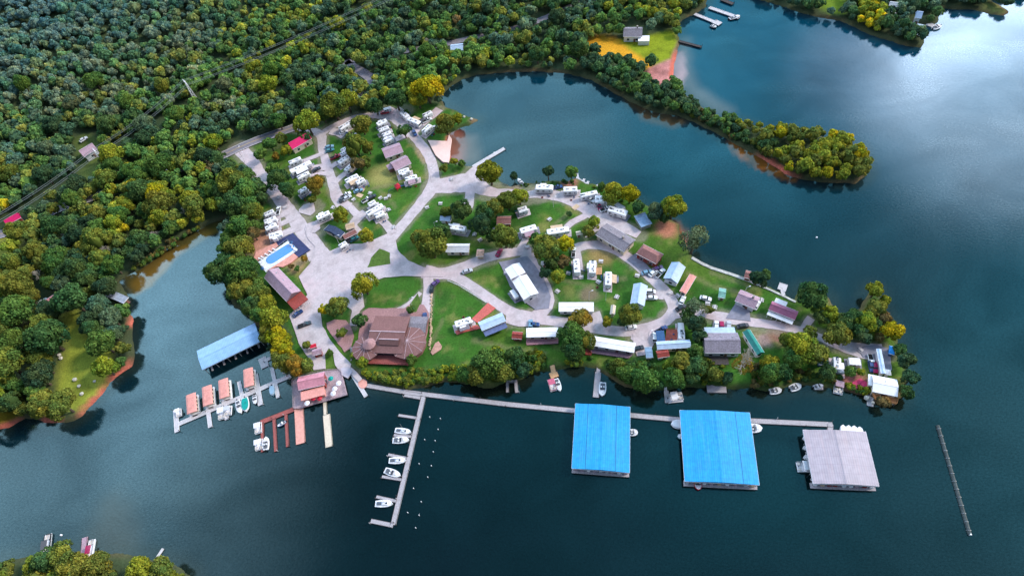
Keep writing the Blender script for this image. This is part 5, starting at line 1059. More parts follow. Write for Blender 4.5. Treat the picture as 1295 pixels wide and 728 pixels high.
# power line
def tower(p, h, label):
    x, y, z = GT(*p); t = thing('lattice_tower', label, 'pylon', (x, y, z-.5), .6); mb = MB(); w = 1.9; wt = .4
    P0 = [(sx*w/2, sy*w/2) for sx, sy in ((-1,-1),(1,-1),(1,1),(-1,1))]; n = 6
    lv = [[(a*(1-(1-wt/w)*k/n), b*(1-(1-wt/w)*k/n), h*k/n) for a, b in P0] for k in range(n+1)]
    for j in range(4): mb.tube(lv[0][j], lv[n][j], .16, 4)
    for k in range(n):
        for j in range(4): mb.tube(lv[k][j], lv[k+1][(j+1)%4], .08, 4); mb.tube(lv[k+1][j], lv[k+1][(j+1)%4], .08, 4)
    part('lattice', mb, white, t)
    for zz, a in ((h*.98, 3.2), (h*.86, 3.8)): part('crossarm', MB().tube((0,-a,zz), (0,a,zz), .12, 4).tube((0,-a,zz),(0,0,zz+1),.08,4).tube((0,a,zz),(0,0,zz+1),.08,4), white, t)
    return Vector((x, y, z-.5+h*.93))
T1 = tower((248,126), 13, 'tall white lattice pylon on the wooded hillside'); T2 = tower((131,204), 8, 'shorter pale pylon by the lilac roofed forest house')
T0 = Vector(GT(500,-8, 13)); Tn = Vector(GT(-45,300, 12)); gauge = (-3.4,-1.9,1.9,3.4)
cm_ = mat('cable_metal', (.16,.19,.19), .5); dd = (T1-T2).normalized(); nn = Vector((-dd.y, dd.x, 0))
for i, g in enumerate(gauge):
    mb = MB(); pp = [T0+(T0-T1)*.6, T0, T1, T2, Tn]
    for a, b in zip(pp[:-1], pp[1:]):
        for k in range(10):
            u, v = k/10, (k+1)/10; s_ = lambda q: Vector((0,0,-4.0*4*q*(1-q)*.5)); mb.tube(a.lerp(b,u)+nn*g+s_(u), a.lerp(b,v)+nn*g+s_(v), .095, 4)
    o = mb.build('power_cable', cm_); tag(o, 'dark power cable crossing the hillside forest, %s of the four' % ('uppermost','second','third','lowest')[3-i], 'cable')
# camp clutter beside the campers
def clutter():
    rr = random.Random(12); ch = fr = st = None
    for o in [o for o in bpy.data.objects if o.parent is None and o.name.split('.')[0] in ('travel_trailer', 'motorhome', 'fifth_wheel_camper')]:
        x, y = o.location.x, o.location.y; rz = o.rotation_euler.z; s = rr.choice([-1, 1]); c_, s_ = math.cos(rz), math.sin(rz)
        def w(a, b_): return (x+a*c_-b_*s_, y+a*s_+b_*c_, 1.07)
        for k in range(rr.choice([1, 2, 3])):
            p = w(rr.uniform(-3, 3), s*rr.uniform(2.2, 3.6))
            if ch is None:
                ch = q = thing('camp_chair', 'small folding camp chair beside a camper', 'chair', p, 0, 'camp chairs beside the campers')
                part('seat', MB().box(0,0,.4,.6,.6,.06), bluefab, q); part('backrest', MB().box(-.3,0,.42,.08,.6,.55), bluefab, q); part('frame', MB().box(.25,.25,0,.05,.05,.4).box(.25,-.25,0,.05,.05,.4).box(-.25,.25,0,.05,.05,.4).box(-.25,-.25,0,.05,.05,.4).box(0,.25,.2,.5,.04,.04).box(0,-.25,.2,.5,.04,.04).box(.25,0,.2,.04,.5,.04), steel, q)
            else: q = copy_tree(ch); q.location = p
            q.rotation_euler.z = rr.uniform(0, 6)
        if rr.random() < .5:
            p = w(rr.uniform(-3, 3), s*rr.uniform(3.4, 4.4))
            if fr is None: fr = q = thing('fire_ring', 'rusty steel fire ring on the ground beside a camper', 'fire ring', p, 0, 'fire rings beside the campers'); part('ring', MB().loft([[(r_*math.cos(i*PI/6), r_*math.sin(i*PI/6), z_) for i in range(12)] for r_, z_ in ((.5,0),(.5,.3),(.42,.3),(.42,.05))]), rust, q); part('ash', MB().cyl(0,0,0,.08,.42,10), black, q)
            else: q = copy_tree(fr); q.location = p
        if rr.random() < .55:
            p = w(rr.uniform(-4, 4), -s*rr.uniform(1.9, 2.3))
            if st is None: st = q = thing('utility_pedestal', 'grey hookup pedestal beside a camper pad', 'pedestal', p, 0, 'hookup pedestals at the camper pads'); part('post', MB().box(0,0,0,.12,.12,.9), steel, q); part('meter_box', MB().box(0,0,.8,.4,.25,.55), offwhite, q)
            else: q = copy_tree(st); q.location = p
    for i, (px, py, m_, lb) in enumerate([(457,240,tan,'tan folded awning mat beside the light teal car'),(458,236,lilac,'pinkish camp rug on the lawn edge'),(455,247,tan,'tan gravel rug west of the short boxy camper'),(520,231,offwhite,'pale camp rug south of the bathhouse camper'),(436,180,rust,'rust brown camp rug under the upper camper row'),(440,176,lilac,'lilac camp rug in the upper camper row'),(672,296,pinkfab,'pink camp rug below the lawn camper'),(728,262,tan,'tan camp rug in the lane bend')]):
        g = G(px, py, 1.1); q = MB().box(0,0,0,3.2,2.2,.03).build('camp_rug', m_, None, (g[0], g[1], 1.13+.01*i), rr.uniform(0,3)); tag(q, lb, 'rug')
clutter()
# ------------------------------------------------------------------ trees
def leaf_mat():
    m = bpy.data.materials.new('foliage'); m.use_nodes = True; N = m.node_tree.nodes; L = m.node_tree.links; N.remove(N['Principled BSDF']); out = N['Material Output']
    a = N.new('ShaderNodeVertexColor'); a.layer_name = 'tint'; oi = N.new('ShaderNodeObjectInfo')
    mx = N.new('ShaderNodeMix'); mx.data_type = 'RGBA'; mx.blend_type = 'MULTIPLY'; mx.inputs[0].default_value = 1; L.new(a.outputs[0], mx.inputs[6]); L.new(oi.outputs['Color'], mx.inputs[7])
    d = N.new('ShaderNodeBsdfDiffuse'); L.new(mx.outputs[2], d.inputs[0]); tr = N.new('ShaderNodeBsdfTranslucent'); L.new(mx.outputs[2], tr.inputs[0])
    s = N.new('ShaderNodeMixShader'); s.inputs[0].default_value = .22; L.new(d.outputs[0], s.inputs[1]); L.new(tr.outputs[0], s.inputs[2]); L.new(s.outputs[0], out.inputs[0]); return m
leafm = leaf_mat(); barkm = mat('bark', (.10,.075,.055), .95, .3, 2.0); paleb = mat('pale_bark', (.42,.38,.32), .9, .2, 2.0)
def crown(seed, nl, nleaf, leaf, flat=.85, cone=0.0, loose_=0.0, core=.66):
    r = np.random.default_rng(seed); C = []; R = []
    for i in range(nl):
        for _ in range(40):
            v = r.normal(size=3); v /= np.linalg.norm(v)
            if v[2] < -.35: continue
            c = v*np.array([.58,.58,.52*flat])*r.uniform(.6,1.32); 
            if cone: c[2] = (c[2]+.1)*1.3; k = 1-cone*max(c[2]+.3, 0); c[:2] *= max(k, .15)
            if all(np.linalg.norm(c-o) > .24 for o in C): break
        C.append(c); R.append(r.uniform(.17,.44)*(1+.25*loose_))
    C = np.array(C); R = np.array(R); hue = r.uniform(-1, 1, nl)
    idx = r.choice(nl, nleaf*2, p=R**2/np.sum(R**2)); d = r.normal(size=(nleaf*2, 3)); d /= np.linalg.norm(d, axis=1)[:,None]
    out = C[idx]/np.maximum(np.linalg.norm(C[idx], axis=1), .01)[:,None]; d = d+out*.75+np.array([0,0,.35]); d /= np.linalg.norm(d, axis=1)[:,None]
    p = C[idx]+d*(R[idx]*r.uniform(.78, 1.22+.2*loose_, nleaf*2))[:,None]
    dd = np.linalg.norm(p[:,None,:]-C[None], axis=2) < R[None]*.80; dd[np.arange(len(p)), idx] = False; ok = ~dd.any(1); p, d, idx = p[ok][:nleaf], d[ok][:nleaf], idx[ok][:nleaf]
    n = d+r.normal(size=d.shape)*.62; n /= np.linalg.norm(n, axis=1)[:,None]; t = np.cross(n, r.normal(size=n.shape)); t /= np.linalg.norm(t, axis=1)[:,None]; b = np.cross(n, t)
    s = (leaf*r.uniform(.55, 1.35, len(p)))[:,None]; V = np.stack([p-t*s*.5-b*s*.35, p+t*s*.5-b*s*.35, p+t*s*.4+b*s*.4, p-t*s*.45+b*s*.4], 1).reshape(-1, 3)
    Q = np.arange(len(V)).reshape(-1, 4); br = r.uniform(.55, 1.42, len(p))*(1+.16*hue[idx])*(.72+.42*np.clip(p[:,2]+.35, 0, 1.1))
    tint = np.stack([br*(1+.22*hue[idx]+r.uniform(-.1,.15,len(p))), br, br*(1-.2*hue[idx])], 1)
    # dark inner mass
    g = np.linspace(-1, 1, 5); cv = []; cq = []
    for ax in range(3):
        for sg in (-1, 1):
            o = len(cv)
            for i in g:
                for j in g:
                    w = np.array([i, j, sg], float); w = np.roll(w, ax); w /= np.linalg.norm(w)
                    k = core*(1+.16*math.sin(w[0]*5+seed)+.14*math.sin(w[1]*6+2*seed)); zz = w[2]*k*flat
                    cv.append((w[0]*k*.92*(1-cone*max(zz, 0)*.8), w[1]*k*.92*(1-cone*max(zz, 0)*.8), zz*(1+.4*(cone > 0))))
            for i in range(4):
                for j in range(4): q = o+i*5+j; cq.append((q, q+1, q+6, q+5))
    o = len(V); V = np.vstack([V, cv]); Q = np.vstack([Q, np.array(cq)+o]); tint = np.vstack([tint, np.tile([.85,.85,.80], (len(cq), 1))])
    return V, Q, np.clip(tint, .05, 2.5)
def crown_mesh(name, V, Q, tint):
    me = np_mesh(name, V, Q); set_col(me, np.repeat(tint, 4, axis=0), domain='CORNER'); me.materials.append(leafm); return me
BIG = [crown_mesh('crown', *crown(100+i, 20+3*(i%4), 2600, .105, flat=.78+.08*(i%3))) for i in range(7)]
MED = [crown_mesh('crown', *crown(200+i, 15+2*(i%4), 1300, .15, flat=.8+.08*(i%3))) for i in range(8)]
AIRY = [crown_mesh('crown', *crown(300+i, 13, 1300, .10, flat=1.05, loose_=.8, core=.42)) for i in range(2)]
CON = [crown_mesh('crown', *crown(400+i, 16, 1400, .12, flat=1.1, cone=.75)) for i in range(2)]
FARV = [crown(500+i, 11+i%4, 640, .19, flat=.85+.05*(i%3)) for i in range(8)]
def trunk_mesh(i, m):
    rr = random.Random(i); mb = MB(); pts = [(0,0,-1.5),(rr.uniform(-.05,.05),rr.uniform(-.05,.05),-.8),(rr.uniform(-.08,.08),rr.uniform(-.08,.08),-.3),(rr.uniform(-.1,.1),rr.uniform(-.1,.1),.25)]; rad = (.105,.08,.06,.03)
    for k in range(3): mb.tube(pts[k], pts[k+1], rad[k], 7, rad[k+1])
    for k in range(6):
        a = k*1.05+rr.random(); q = pts[2] if k%2 else pts[1]; mb.tube(q, (.6*math.cos(a), .6*math.sin(a), rr.uniform(.0,.35)), .04, 5, .012)
    me = bpy.data.meshes.new('trunk'); me.from_pydata(mb.v, [], mb.f); me.materials.append(m); return me
TR = [trunk_mesh(i, barkm) for i in range(4)]
COL = {'g': (.090,.180,.042), 'd': (.062,.128,.042), 'o': (.150,.185,.036), 'yg': (.215,.260,.030), 'y': (.35,.33,.018), 'or': (.24,.175,.03), 'dk': (.050,.102,.048), 'gg': (.13,.175,.090), 'br': (.17,.14,.055), 'bt': (.085,.150,.085)}
WORD = {'g': 'mid green', 'd': 'dark green', 'o': 'olive green', 'yg': 'yellow green', 'y': 'bright golden yellow', 'or': 'orange', 'dk': 'very dark green', 'gg': 'grey green', 'br': 'brownish', 'bt': 'bluish green'}
def tree(x, y, z, r, c, label, group=None, meshes=None, size=1.0, stretch=1.0):
    cone = meshes is CON
    t = thing('broadleaf_tree', label, 'tree', (x, y, z), random.uniform(0, 6.28), group, r)
    zz = 1.28*stretch
    o = bpy.data.objects.new('trunk', random.choice(TR)); col.objects.link(o); o.parent = t; o.location.z = zz-.02; o.scale.z = stretch
    ml = meshes or (BIG if r > 3.9 else MED)
    q = bpy.data.objects.new('crown', random.choice(ml)); col.objects.link(q); q.parent = t; q.location.z = zz; q.scale.z = random.uniform(.92,1.15)*stretch
    k = random.uniform(.85, 1.18); cc = COL[c] if isinstance(c, str) else c; q.color = (min(cc[0]*k*random.uniform(.9,1.15)*size, 1), min(cc[1]*k*size, 1), cc[2]*k*size, 1); return t
def at_crown(px, py, rpx):
    z = 5.0
    for _ in range(4):
        t_ = depth(px, py, z); r = rpx*t_/F; x, y = G(px, py, z); z = float(hill(x, y))+1.28*r
    return x, y, float(hill(x, y)), r
HAND = [
 (1068,410,12,'d','%s tree at the inner corner of the tip cove'),(1086,417,10,'d','%s tree above the tip lane'),(1101,396,10,'o','%s tree in the thick of the tip knob'),(1119,380,7,'yg','small %s tree on the outer side of the tip knob'),(1040,402,10,'d','%s tree right of the plum roofed cottage lane'),(1036,392,8,'g','%s tree under the large north shore tree'),(1139,442,8,'d','%s tree at the water right of the golden tip tree'),(1108,412,9,'d','%s tree left of the golden tip tree'),(1024,422,9,'o','%s tree beside the narrow east lane bend'),(1112,426,6,'br','%s bush above the long pale blue awning'),
 (421,134,17,'o','large %s tree above the topmost motorhome by the highway'),(438,128,13,'yg','%s tree beside the large one above the topmost motorhome'),(408,146,9,'g','%s tree at the camp lane mouth by the highway'),(474,134,11,'d','%s tree behind the small trailer at the wood edge'),(501,126,13,'d','%s tree above the gravel branch'),(513,143,4,'g','%s shrub beside the curved nose camper'),(511,165,9,'d','%s shaded tree right of the row above the bathhouse'),(444,196,6,'o','%s tree against the short trailers'),(462,205,8,'o','%s tree west of the pale lawn patch'),
 # (px, py, radius px, colour, words)
 (388,155,15,'yg','tall %s tree at the top of the entrance lane next to the magenta roof'),(457,158,12,'o','%s tree beside the topmost motorhome'),(449,183,14,'o','%s round tree at the lawn right of the short trailers'),(466,186,9,'o','%s small tree on the lawn left of the bathhouse'),
 (540,112,17,'y','tallest %s tree above the camp by the gravel branch'),(528,124,12,'yg','%s tree left of the tallest yellow tree'),(563,156,13,'o','%s tree on the spit above the beach'),(578,150,7,'yg','%s bushy tree near the spit point'),
 (454,207,9,'br','%s tree below the round lawn tree'),(619,219,16,'yg','large %s tree at the foot of the breakwater pier'),(432,271,10,'yg','%s tree at the dead end of the inner lane'),(463,298,9,'yg','%s small tree at the east edge of the plaza entrance'),
 (399,233,12,'or','%s olive tree between the inner lane campers'),(349,197,6,'or','small bright %s tree near the magenta roof'),(362,190,7,'yg','%s tree left of the magenta roof'),(385,172,8,'d','%s tree behind the magenta roof'),(341,182,9,'g','%s tree by the highway bend'),(355,176,7,'o','%s tree by the highway left of the magenta roof'),(330,195,8,'g','%s tree at the highway junction'),(395,253,6,'o','%s small tree between two gravel pads'),
 (350,226,13,'d','%s tree on the shaded camp lawn west of the campers'),(362,240,11,'d','%s tree south of the shaded camp lawn'),(345,213,8,'g','%s tree beside the entry road'),
 (545,309,20,'o','large %s tree at the west edge of the centre grove'),(530,300,11,'o','%s tree left of the large grove tree'),(563,268,8,'o','%s small tree north of the grey domed shed'),(583,266,13,'d','%s tree above the half hidden camper'),(560,292,10,'d','%s tree left of the half hidden camper'),(607,284,14,'dk','%s tree in the heart of the centre grove'),(612,270,13,'d','%s tree north in the centre grove'),(625,262,13,'o','%s tree above the rust red cabin'),(642,254,13,'o','%s tree near the north lane bend'),(638,300,16,'o','%s tree below the rust red cabin'),(657,249,11,'yg','%s tree above the camper with slide-outs'),(622,298,8,'d','%s small tree in the south of the centre grove'),
 (692,313,17,'o','large %s tree north of the asphalt yard'),(678,303,10,'g','%s tree beside the lawn camper'),(715,308,10,'y','%s tree at the west end of the round lawn lane'),(706,350,10,'yg','%s tree east of the asphalt yard'),(690,345,8,'dk','%s tree beside the small white shed'),(698,331,10,'d','%s tree above the small white shed'),(712,331,9,'br','%s tree left of the nearest lawn camper'),
 (459,360,16,'yg','large %s tree standing at the plaza edge'),(427,387,13,'o','round %s tree left of the lodge'),(411,391,8,'y','%s bush tree touching the round lodge tree'),(432,421,7,'o','%s bush in the pink gravel left of the lodge'),(455,405,9,'d','%s dense tree at the lodge corner'),(520,392,6,'g','%s small tree at the lodge entrance'),
 (693,217,8,'dk','%s tree standing at the water above the north lane'),(723,218,9,'g','%s tree above the pink decked camper'),(760,236,6,'g','%s small tree right of the finger docks'),(776,243,13,'yg','%s tree on the north shore left of the yellow one'),(797,246,12,'y','%s tree on the north shore'),(806,262,9,'d','%s tree below the yellow shore tree'),(829,266,11,'bt','%s tree above the washed blue roof'),(851,262,15,'yg','%s tree over the red north beach'),(877,304,18,'gg','broad %s willow at the start of the seawall'),(840,276,7,'d','%s tree left of the red north beach'),(752,281,8,'yg','%s tree above the grey shingled building'),(744,293,9,'o','%s tree beside the grey shingled building'),(720,271,4,'d','%s shrub on the north lawn'),
 (733,403,13,'or','%s leaved tree at the end of the long single wide'),(725,425,17,'g','%s tree between the two shore mobile homes'),(738,430,13,'o','%s tree touching the white mobile home roof'),(723,445,14,'d','%s tree on the bank between the mobile homes'),
 (796,398,14,'o','%s tree below the tall narrow house'),(769,407,7,'yg','%s small tree beside the tan garden shed'),(786,407,6,'d','%s small tree on the south lane'),(879,388,12,'gg','%s tree at the east curve of the lane'),(878,410,13,'dk','%s tree above the ribbed blue roof'),(868,398,9,'d','%s tree beside the black car'),(898,392,6,'o','%s small tree between the lanes'),(885,425,9,'dk','%s tree at the west wall of the big grey house'),
 (958,352,11,'dk','%s tree on the seawall behind the lilac cottage'),(968,347,7,'d','%s tree at the seawall beside the small boathouse'),(1026,374,18,'d','large %s tree on the north shore east of the plum roof'),(1049,397,11,'yg','%s tree right of the large north shore tree'),(1058,424,16,'o','%s tree over the east lane'),(1014,437,19,'yg','large %s tree south of the east lane'),(1030,447,16,'o','%s tree right of the large yellow green one'),(1000,452,14,'g','%s tree beside the teal roofed house yard'),(994,430,10,'o','%s tree left of the large lane tree'),
 (1095,407,13,'yg','%s tree on the knob of the east tip'),(1078,401,12,'d','%s tree on the west side of the tip knob'),(1107,367,11,'yg','topmost %s tree of the east tip'),(1110,388,11,'o','%s tree below the topmost tip tree'),(1129,418,12,'y','%s tree at the right edge of the east tip'),(1092,425,10,'dk','%s tree in the middle of the tip knob'),(1118,403,9,'br','%s tree between the knob and the golden tree'),(1145,455,11,'dk','%s tree right of the blue canopy tent'),(1152,478,10,'dk','%s tree east of the tip house'),(1146,497,9,'d','%s tree at the lower right of the tip house'),(1047,470,10,'d','%s tree beside the blue tarpaulin shelter'),(1075,470,8,'g','%s tree between the tip campers'),(1088,470,6,'yg','%s small tree at the magenta patio'),(1118,508,8,'br','%s bush below the tip house deck'),
 (974,470,14,'g','%s tree below the teal roofed house'),(974,458,10,'yg','%s tree in front of the teal roofed house'),(990,472,11,'d','%s tree above the beached runabout'),(955,487,6,'br','%s bush below the bare tree'),
 (617,460,19,'g','broad %s tree on the lodge side bank'),(602,474,13,'o','%s tree at the water on the south bank'),(650,452,14,'d','%s tree above the boat slip'),(661,468,11,'dk','%s tree overhanging the boat slip'),(636,470,13,'o','%s tree left of the boat slip'),(628,447,10,'yg','%s tree behind the broad bank tree'),(588,474,11,'g','%s tree on the bank below the fire ring lawn'),
 (815,480,16,'g','%s tree on the shore left of the stair rails'),(793,472,12,'g','%s tree right of the fishing pier'),(780,462,9,'o','%s tree below the white mobile home'),(853,478,13,'g','%s tree right of the stair rails'),(862,458,13,'o','%s tree below the ribbed blue roof'),(846,462,9,'yg','%s tree behind the stair rails'),(880,463,13,'d','%s tree left of the big grey house deck'),(903,473,11,'o','%s tree above the dark low dock'),(920,478,8,'dk','%s tree right of the dark low dock'),(875,480,9,'d','%s tree at the water left of the dark dock'),(878,444,9,'g','%s tree against the west wall of the grey house'),(830,488,8,'d','%s tree at the waterline below the pale blue shed'),
 (292,230,17,'o','%s tree at the neck of the west cove'),(310,240,15,'g','%s tree between the cove and the entry road'),(298,258,15,'d','%s tree on the west shore above the trailers'),(318,268,13,'o','%s tree left of the west shore trailers'),(302,286,16,'g','%s tree on the west shore behind the second trailer'),(320,295,10,'br','%s tree above the salmon terrace'),(303,312,15,'o','%s tree on the west shore beside the pool terrace'),(307,340,19,'g','broad %s tree left of the pool end'),(290,330,12,'d','%s tree at the water left of the pool'),(303,366,15,'o','%s tree on the shore behind the store building'),(326,370,13,'o','%s tree at the west wall of the store building'),(318,386,13,'d','%s tree on the shore near the pale boathouse'),(338,384,12,'yg','%s tree at the south west corner of the store'),(345,404,16,'yg','large %s tree above the pale blue boathouse end'),(351,425,14,'y','%s tree near the short shore dock'),(358,441,14,'y','brightest %s tree beside the plaza'),(372,462,13,'or','%s tinted tree above the dock store'),(357,456,13,'o','%s tree on the bank behind the short shore dock'),(388,463,10,'o','%s tree right above the pink dock store roof'),(388,436,6,'o','%s small tree beside the red ticket hut'),(340,420,12,'o','%s tree left of the golden shore trees'),(417,446,4,'g','%s hedge by the ramp road'),(330,240,9,'d','%s tree beside the entry road and camp lawn'),(281,243,12,'d','%s tree on the left side of the cove neck'),
 (650,222,6,'dk','%s shrub right of the large pier tree'),(641,252,7,'yg','%s shrub at the north lane bend'),(376,340,4,'g','%s shrub at the plaza corner'),(385,327,5,'or','%s planting beside the blue paving'),(368,337,4,'br','%s planting below the salmon terrace'),(575,204,5,'yg','%s shrub below the sand beach'),(562,212,6,'o','%s shrub at the beach road'),(584,207,5,'g','%s shrub near the pier root'),
 (447,449,5,'yg','%s shrub on the bank by the gangway'),(458,459,8,'yg','%s shrub below the west end of the lodge deck'),(520,455,7,'g','%s shrub below the east end of the lodge deck'),
]
occ = []
for px, py, rp, c, lb in HAND:
    x, y, z, r = at_crown(px, py, rp*(1.05 if rp > 6 else 1.0)); occ.append((x, y, r))
    tree(x, y, z, r, c, lb % WORD[c], meshes=AIRY if c == 'gg' else None)
# the bare pale tree
x, y, z, r = at_crown(941,456,22); t = thing('bare_tree', 'nearly leafless pale tree with orange lower leaves below the big grey house', 'tree', (x, y, z)); rr = random.Random(3); mb = MB()
def branch(p, d, L, rad, dep):
    q = p+d*L; mb.tube(p, q, rad, 5, rad*.65)
    if dep:
        for k in range(4 if dep > 1 else 5): branch(q, (d+Vector((rr.uniform(-.8,.8), rr.uniform(-.8,.8), rr.uniform(-.15,.5)))).normalized(), L*rr.uniform(.6,.8), rad*.6, dep-1)
branch(Vector((0,0,-.3)), Vector((.05,0,1)), r*.75, .28, 4); part('trunk', mb, paleb, t)
q = bpy.data.objects.new('crown', AIRY[0]); col.objects.link(q); q.parent = t; q.location = (-.3, -.6, r*.95); q.scale = (r*.55,)*3; q.color = (.32,.19,.03,1); occ.append((x, y, r))

bare = t
for i, (qx, qy, sc) in enumerate([(136,322,.62),(52,352,.6),(196,300,.5),(236,268,.5),(88,300,.5),(540,56,.5)]):
    o = copy_tree(bare); g = GT(qx, qy, 3.0); o.location = (g[0], g[1], g[2]-3.0); o.scale = (sc,)*3; o.rotation_euler.z = i*1.3; occ.append((g[0], g[1], 1.6))
    o['label'] = 'leafless pale tree ' + ['in the woods above the left cove shallows','in the woods left of the faded pink roof','in the woods above the middle of the left cove','in the woods near the head of the left cove','in the woods below the magenta roof','in the woods behind the inner cove'][i]
    for k in kids(o):
        if k.name.startswith('crown'): bpy.data.objects.remove(k)
# woods: dart throwing over the wooded land
EXC = [CAMP, FIELD_O, FIELD_G, BEACH_N, CLEAR_W, CLEAR_W2, CLEAR_H, FARFIELD, FARTIP]
EXC += [T(p) for p in ([(779,28),(822,28),(824,52),(784,56)], [(563,52),(592,52),(592,72),(560,74)], [(0,270),(30,268),(32,290),(0,302)], [(50,374),(80,368),(84,394),(62,400),(50,392)], [(870,14),(900,6),(898,20),(870,24)], [(1117,2),(1138,2),(1140,16),(1117,16)], [(1153,14),(1172,16),(1172,36),(1150,28)],[(145,350),(168,350),(168,392),(152,392)],[(366,158),(412,144),(412,160),(372,175)],[(428,74),(446,74),(474,100),(470,110),(444,110),(455,98)],[(676,16),(700,16),(700,34),(676,34)],[(742,30),(766,32),(766,42),(742,42)],[(80,392),(102,415),(106,440),(92,440),(76,404)],[(94,166),(124,168),(140,200),(128,210),(98,205)])]
NC = 15000; cx = rng.uniform(-500, 500, 90000); cy = rng.uniform(20, 620, 90000); PP = np.stack([cx, cy], 1)
sd = np.maximum(np.maximum(sdist(PP, W_LAND), sdist(PP, W_FAR)), sdist(PP, W_NEAR)); okk = sd > .8
okk &= dist(PP, WIRE, False) > 3.5+1.4*vnoise(PP, .05, 8); okk &= (dist(PP, ROAD_MAIN[:2], False) > 4.0) & (dist(PP, ROAD_MAIN[5:9], False) > 4.0) & (dist(PP, ROAD_MAIN[1:6], False) > .8) & (dist(PP, ROAD_MAIN[8:13], False) > 1.0+1.5*vnoise(PP, .05, 61)) & (dist(PP, ROAD_MAIN[12:], False) > 3.2); okk &= dist(PP, ROAD_FAR, False) > 1.6+2*vnoise(PP, .03, 62)
for e in EXC: okk &= ~inside(PP, e)
# only where the camera or a neighbouring viewpoint can look
hz_ = np.array(hill(cx, cy)); dep = cy*CP+(H-hz_)*SP; _u = cx/dep; _v = -(cy*SP-(H-hz_)*CP)/dep; uu = 647.5+F*(_u*CR+_v*SR); vv = 364+F*(-_u*SR+_v*CR)
okk &= (uu > -120) & (uu < 1415) & (vv > -75) & (vv < 830)
PP, sd, hz_, dep, uu, vv = PP[okk], sd[okk], hz_[okk], dep[okk], uu[okk], vv[okk]
rad = 2.75+1.9*sstep(400, 140, PP[:,1]) ; rad = rad*rng.choice([.62,.8,.95,1.1,1.3,1.55], len(PP), p=[.15,.2,.25,.2,.14,.06])*rng.uniform(.92,1.08,len(PP)); rad = np.where(PP[:,0] > 60, np.minimum(rad*1.0, 3.6), rad)
NEARB = (PP[:,1] < 75) & (PP[:,0] < -60)
rad = np.where(sd < 4, rad*.82, rad); rad = np.where((uu > 868) & (uu < 965) & (vv > 90), rad*.62, rad)
cell = {}; keep = []
def near(x, y, r):
    i, j = int(x//8), int(y//8)
    for a in (-1,0,1):
        for b in (-1,0,1):
            for (X, Y, R_) in cell.get((i+a, j+b), ()):
                if (X-x)**2+(Y-y)**2 < (.54*(R_+r))**2: return True
    return False
for x, y, r in occ: cell.setdefault((int(x//8), int(y//8)), []).append((x, y, r*.9))
for k in range(len(PP)):
    x, y = PP[k]; r = rad[k]
    if not near(x, y, r): cell.setdefault((int(x//8), int(y//8)), []).append((x, y, r)); keep.append(k)
keep = np.array(keep); PP, rad, hz_, dep, uu, vv, sd = PP[keep], rad[keep], hz_[keep], dep[keep], uu[keep], vv[keep], sd[keep]
cn = vnoise(PP, .035, 41); cn2 = vnoise(PP, .12, 42); ur = rng.uniform(0, 1, len(PP))
def pick(k):
    u, v = uu[k], vv[k]; q = ur[k]; w = cn[k]+.6*cn2[k]
    if u > 1080 and u < 1110 or (u > 985 and u < 1110 and v > 150 and v < 245): return 'yg' if q < .5 else ('y' if q < .72 else 'o')
    if u > 930 and v > 60 and v < 245: return 'yg' if q < .25 else ('d' if q < .6 else 'o')
    if u > 930: return 'dk' if q < .45 else ('bt' if q < .75 else 'd')
    if v > 650: return ('o','g','d','o','yg')[int(q*5)]
    if u > 720 and v > 60: return 'dk' if q < .4 else ('d' if q < .8 else 'g')
    far = v < 150 and u < 330-(v-150)*-.6
    if far and u+v < 330: return ('gg','g','d','bt','gg','o')[int(q*6)]
    if far: return ('gg','d','g','gg','d','g','o','g')[int(q*8)]
    if u < 260 and v > 250:
        if q < .03: return 'y'
        if q < .036: return 'or'
        return ('o','yg','g','d','o','g')[int((q*7.3) % 6)] if w > -.1 else ('d','dk','g','o','bt')[int((q*7.3) % 5)]
    if q < .016: return 'yg'
    if q < .02: return 'br'
    return ('o','g','yg','g','d')[int((q*9.1) % 5)] if w > .08 else ('d','g','bt','dk','o')[int((q*9.1) % 5)]
rpx = rad*F/dep; order = np.argsort(-np.where((uu > -5) & (uu < 1300) & (vv > -5) & (vv < 733), rpx, 0)); NI = max(0, 298-len(HAND))
def place(u, v):
    if v > 650: return 'on the wooded shore at the bottom left'
    if u > 930 and v < 75: return 'on the far right shore'
    if u > 940: return 'on the wooded end of the long spit'
    if u > 840: return 'on the narrow middle of the long spit'
    if u > 560 and v > 55: return 'in the belt behind the inner cove'
    if u > 560: return 'in the woods at the top centre'
    if v < 150: return 'in the hillside woods above the camp'
    if v < 270: return 'in the hillside woods left of the camp road'
    if v < 400: return 'in the woods on the left bank of the cove'
    return 'in the lower left shoreline woods'
for k in order[:NI]:
    c = pick(k); pl = place(uu[k], vv[k]); tree(PP[k,0], PP[k,1], hz_[k], rad[k], c, '%s broadleaf tree %s' % (WORD[c], pl), WORD[c]+' trees '+pl)
rest = order[NI:]; Vs = []; Qs = []; Ts = []; off = 0
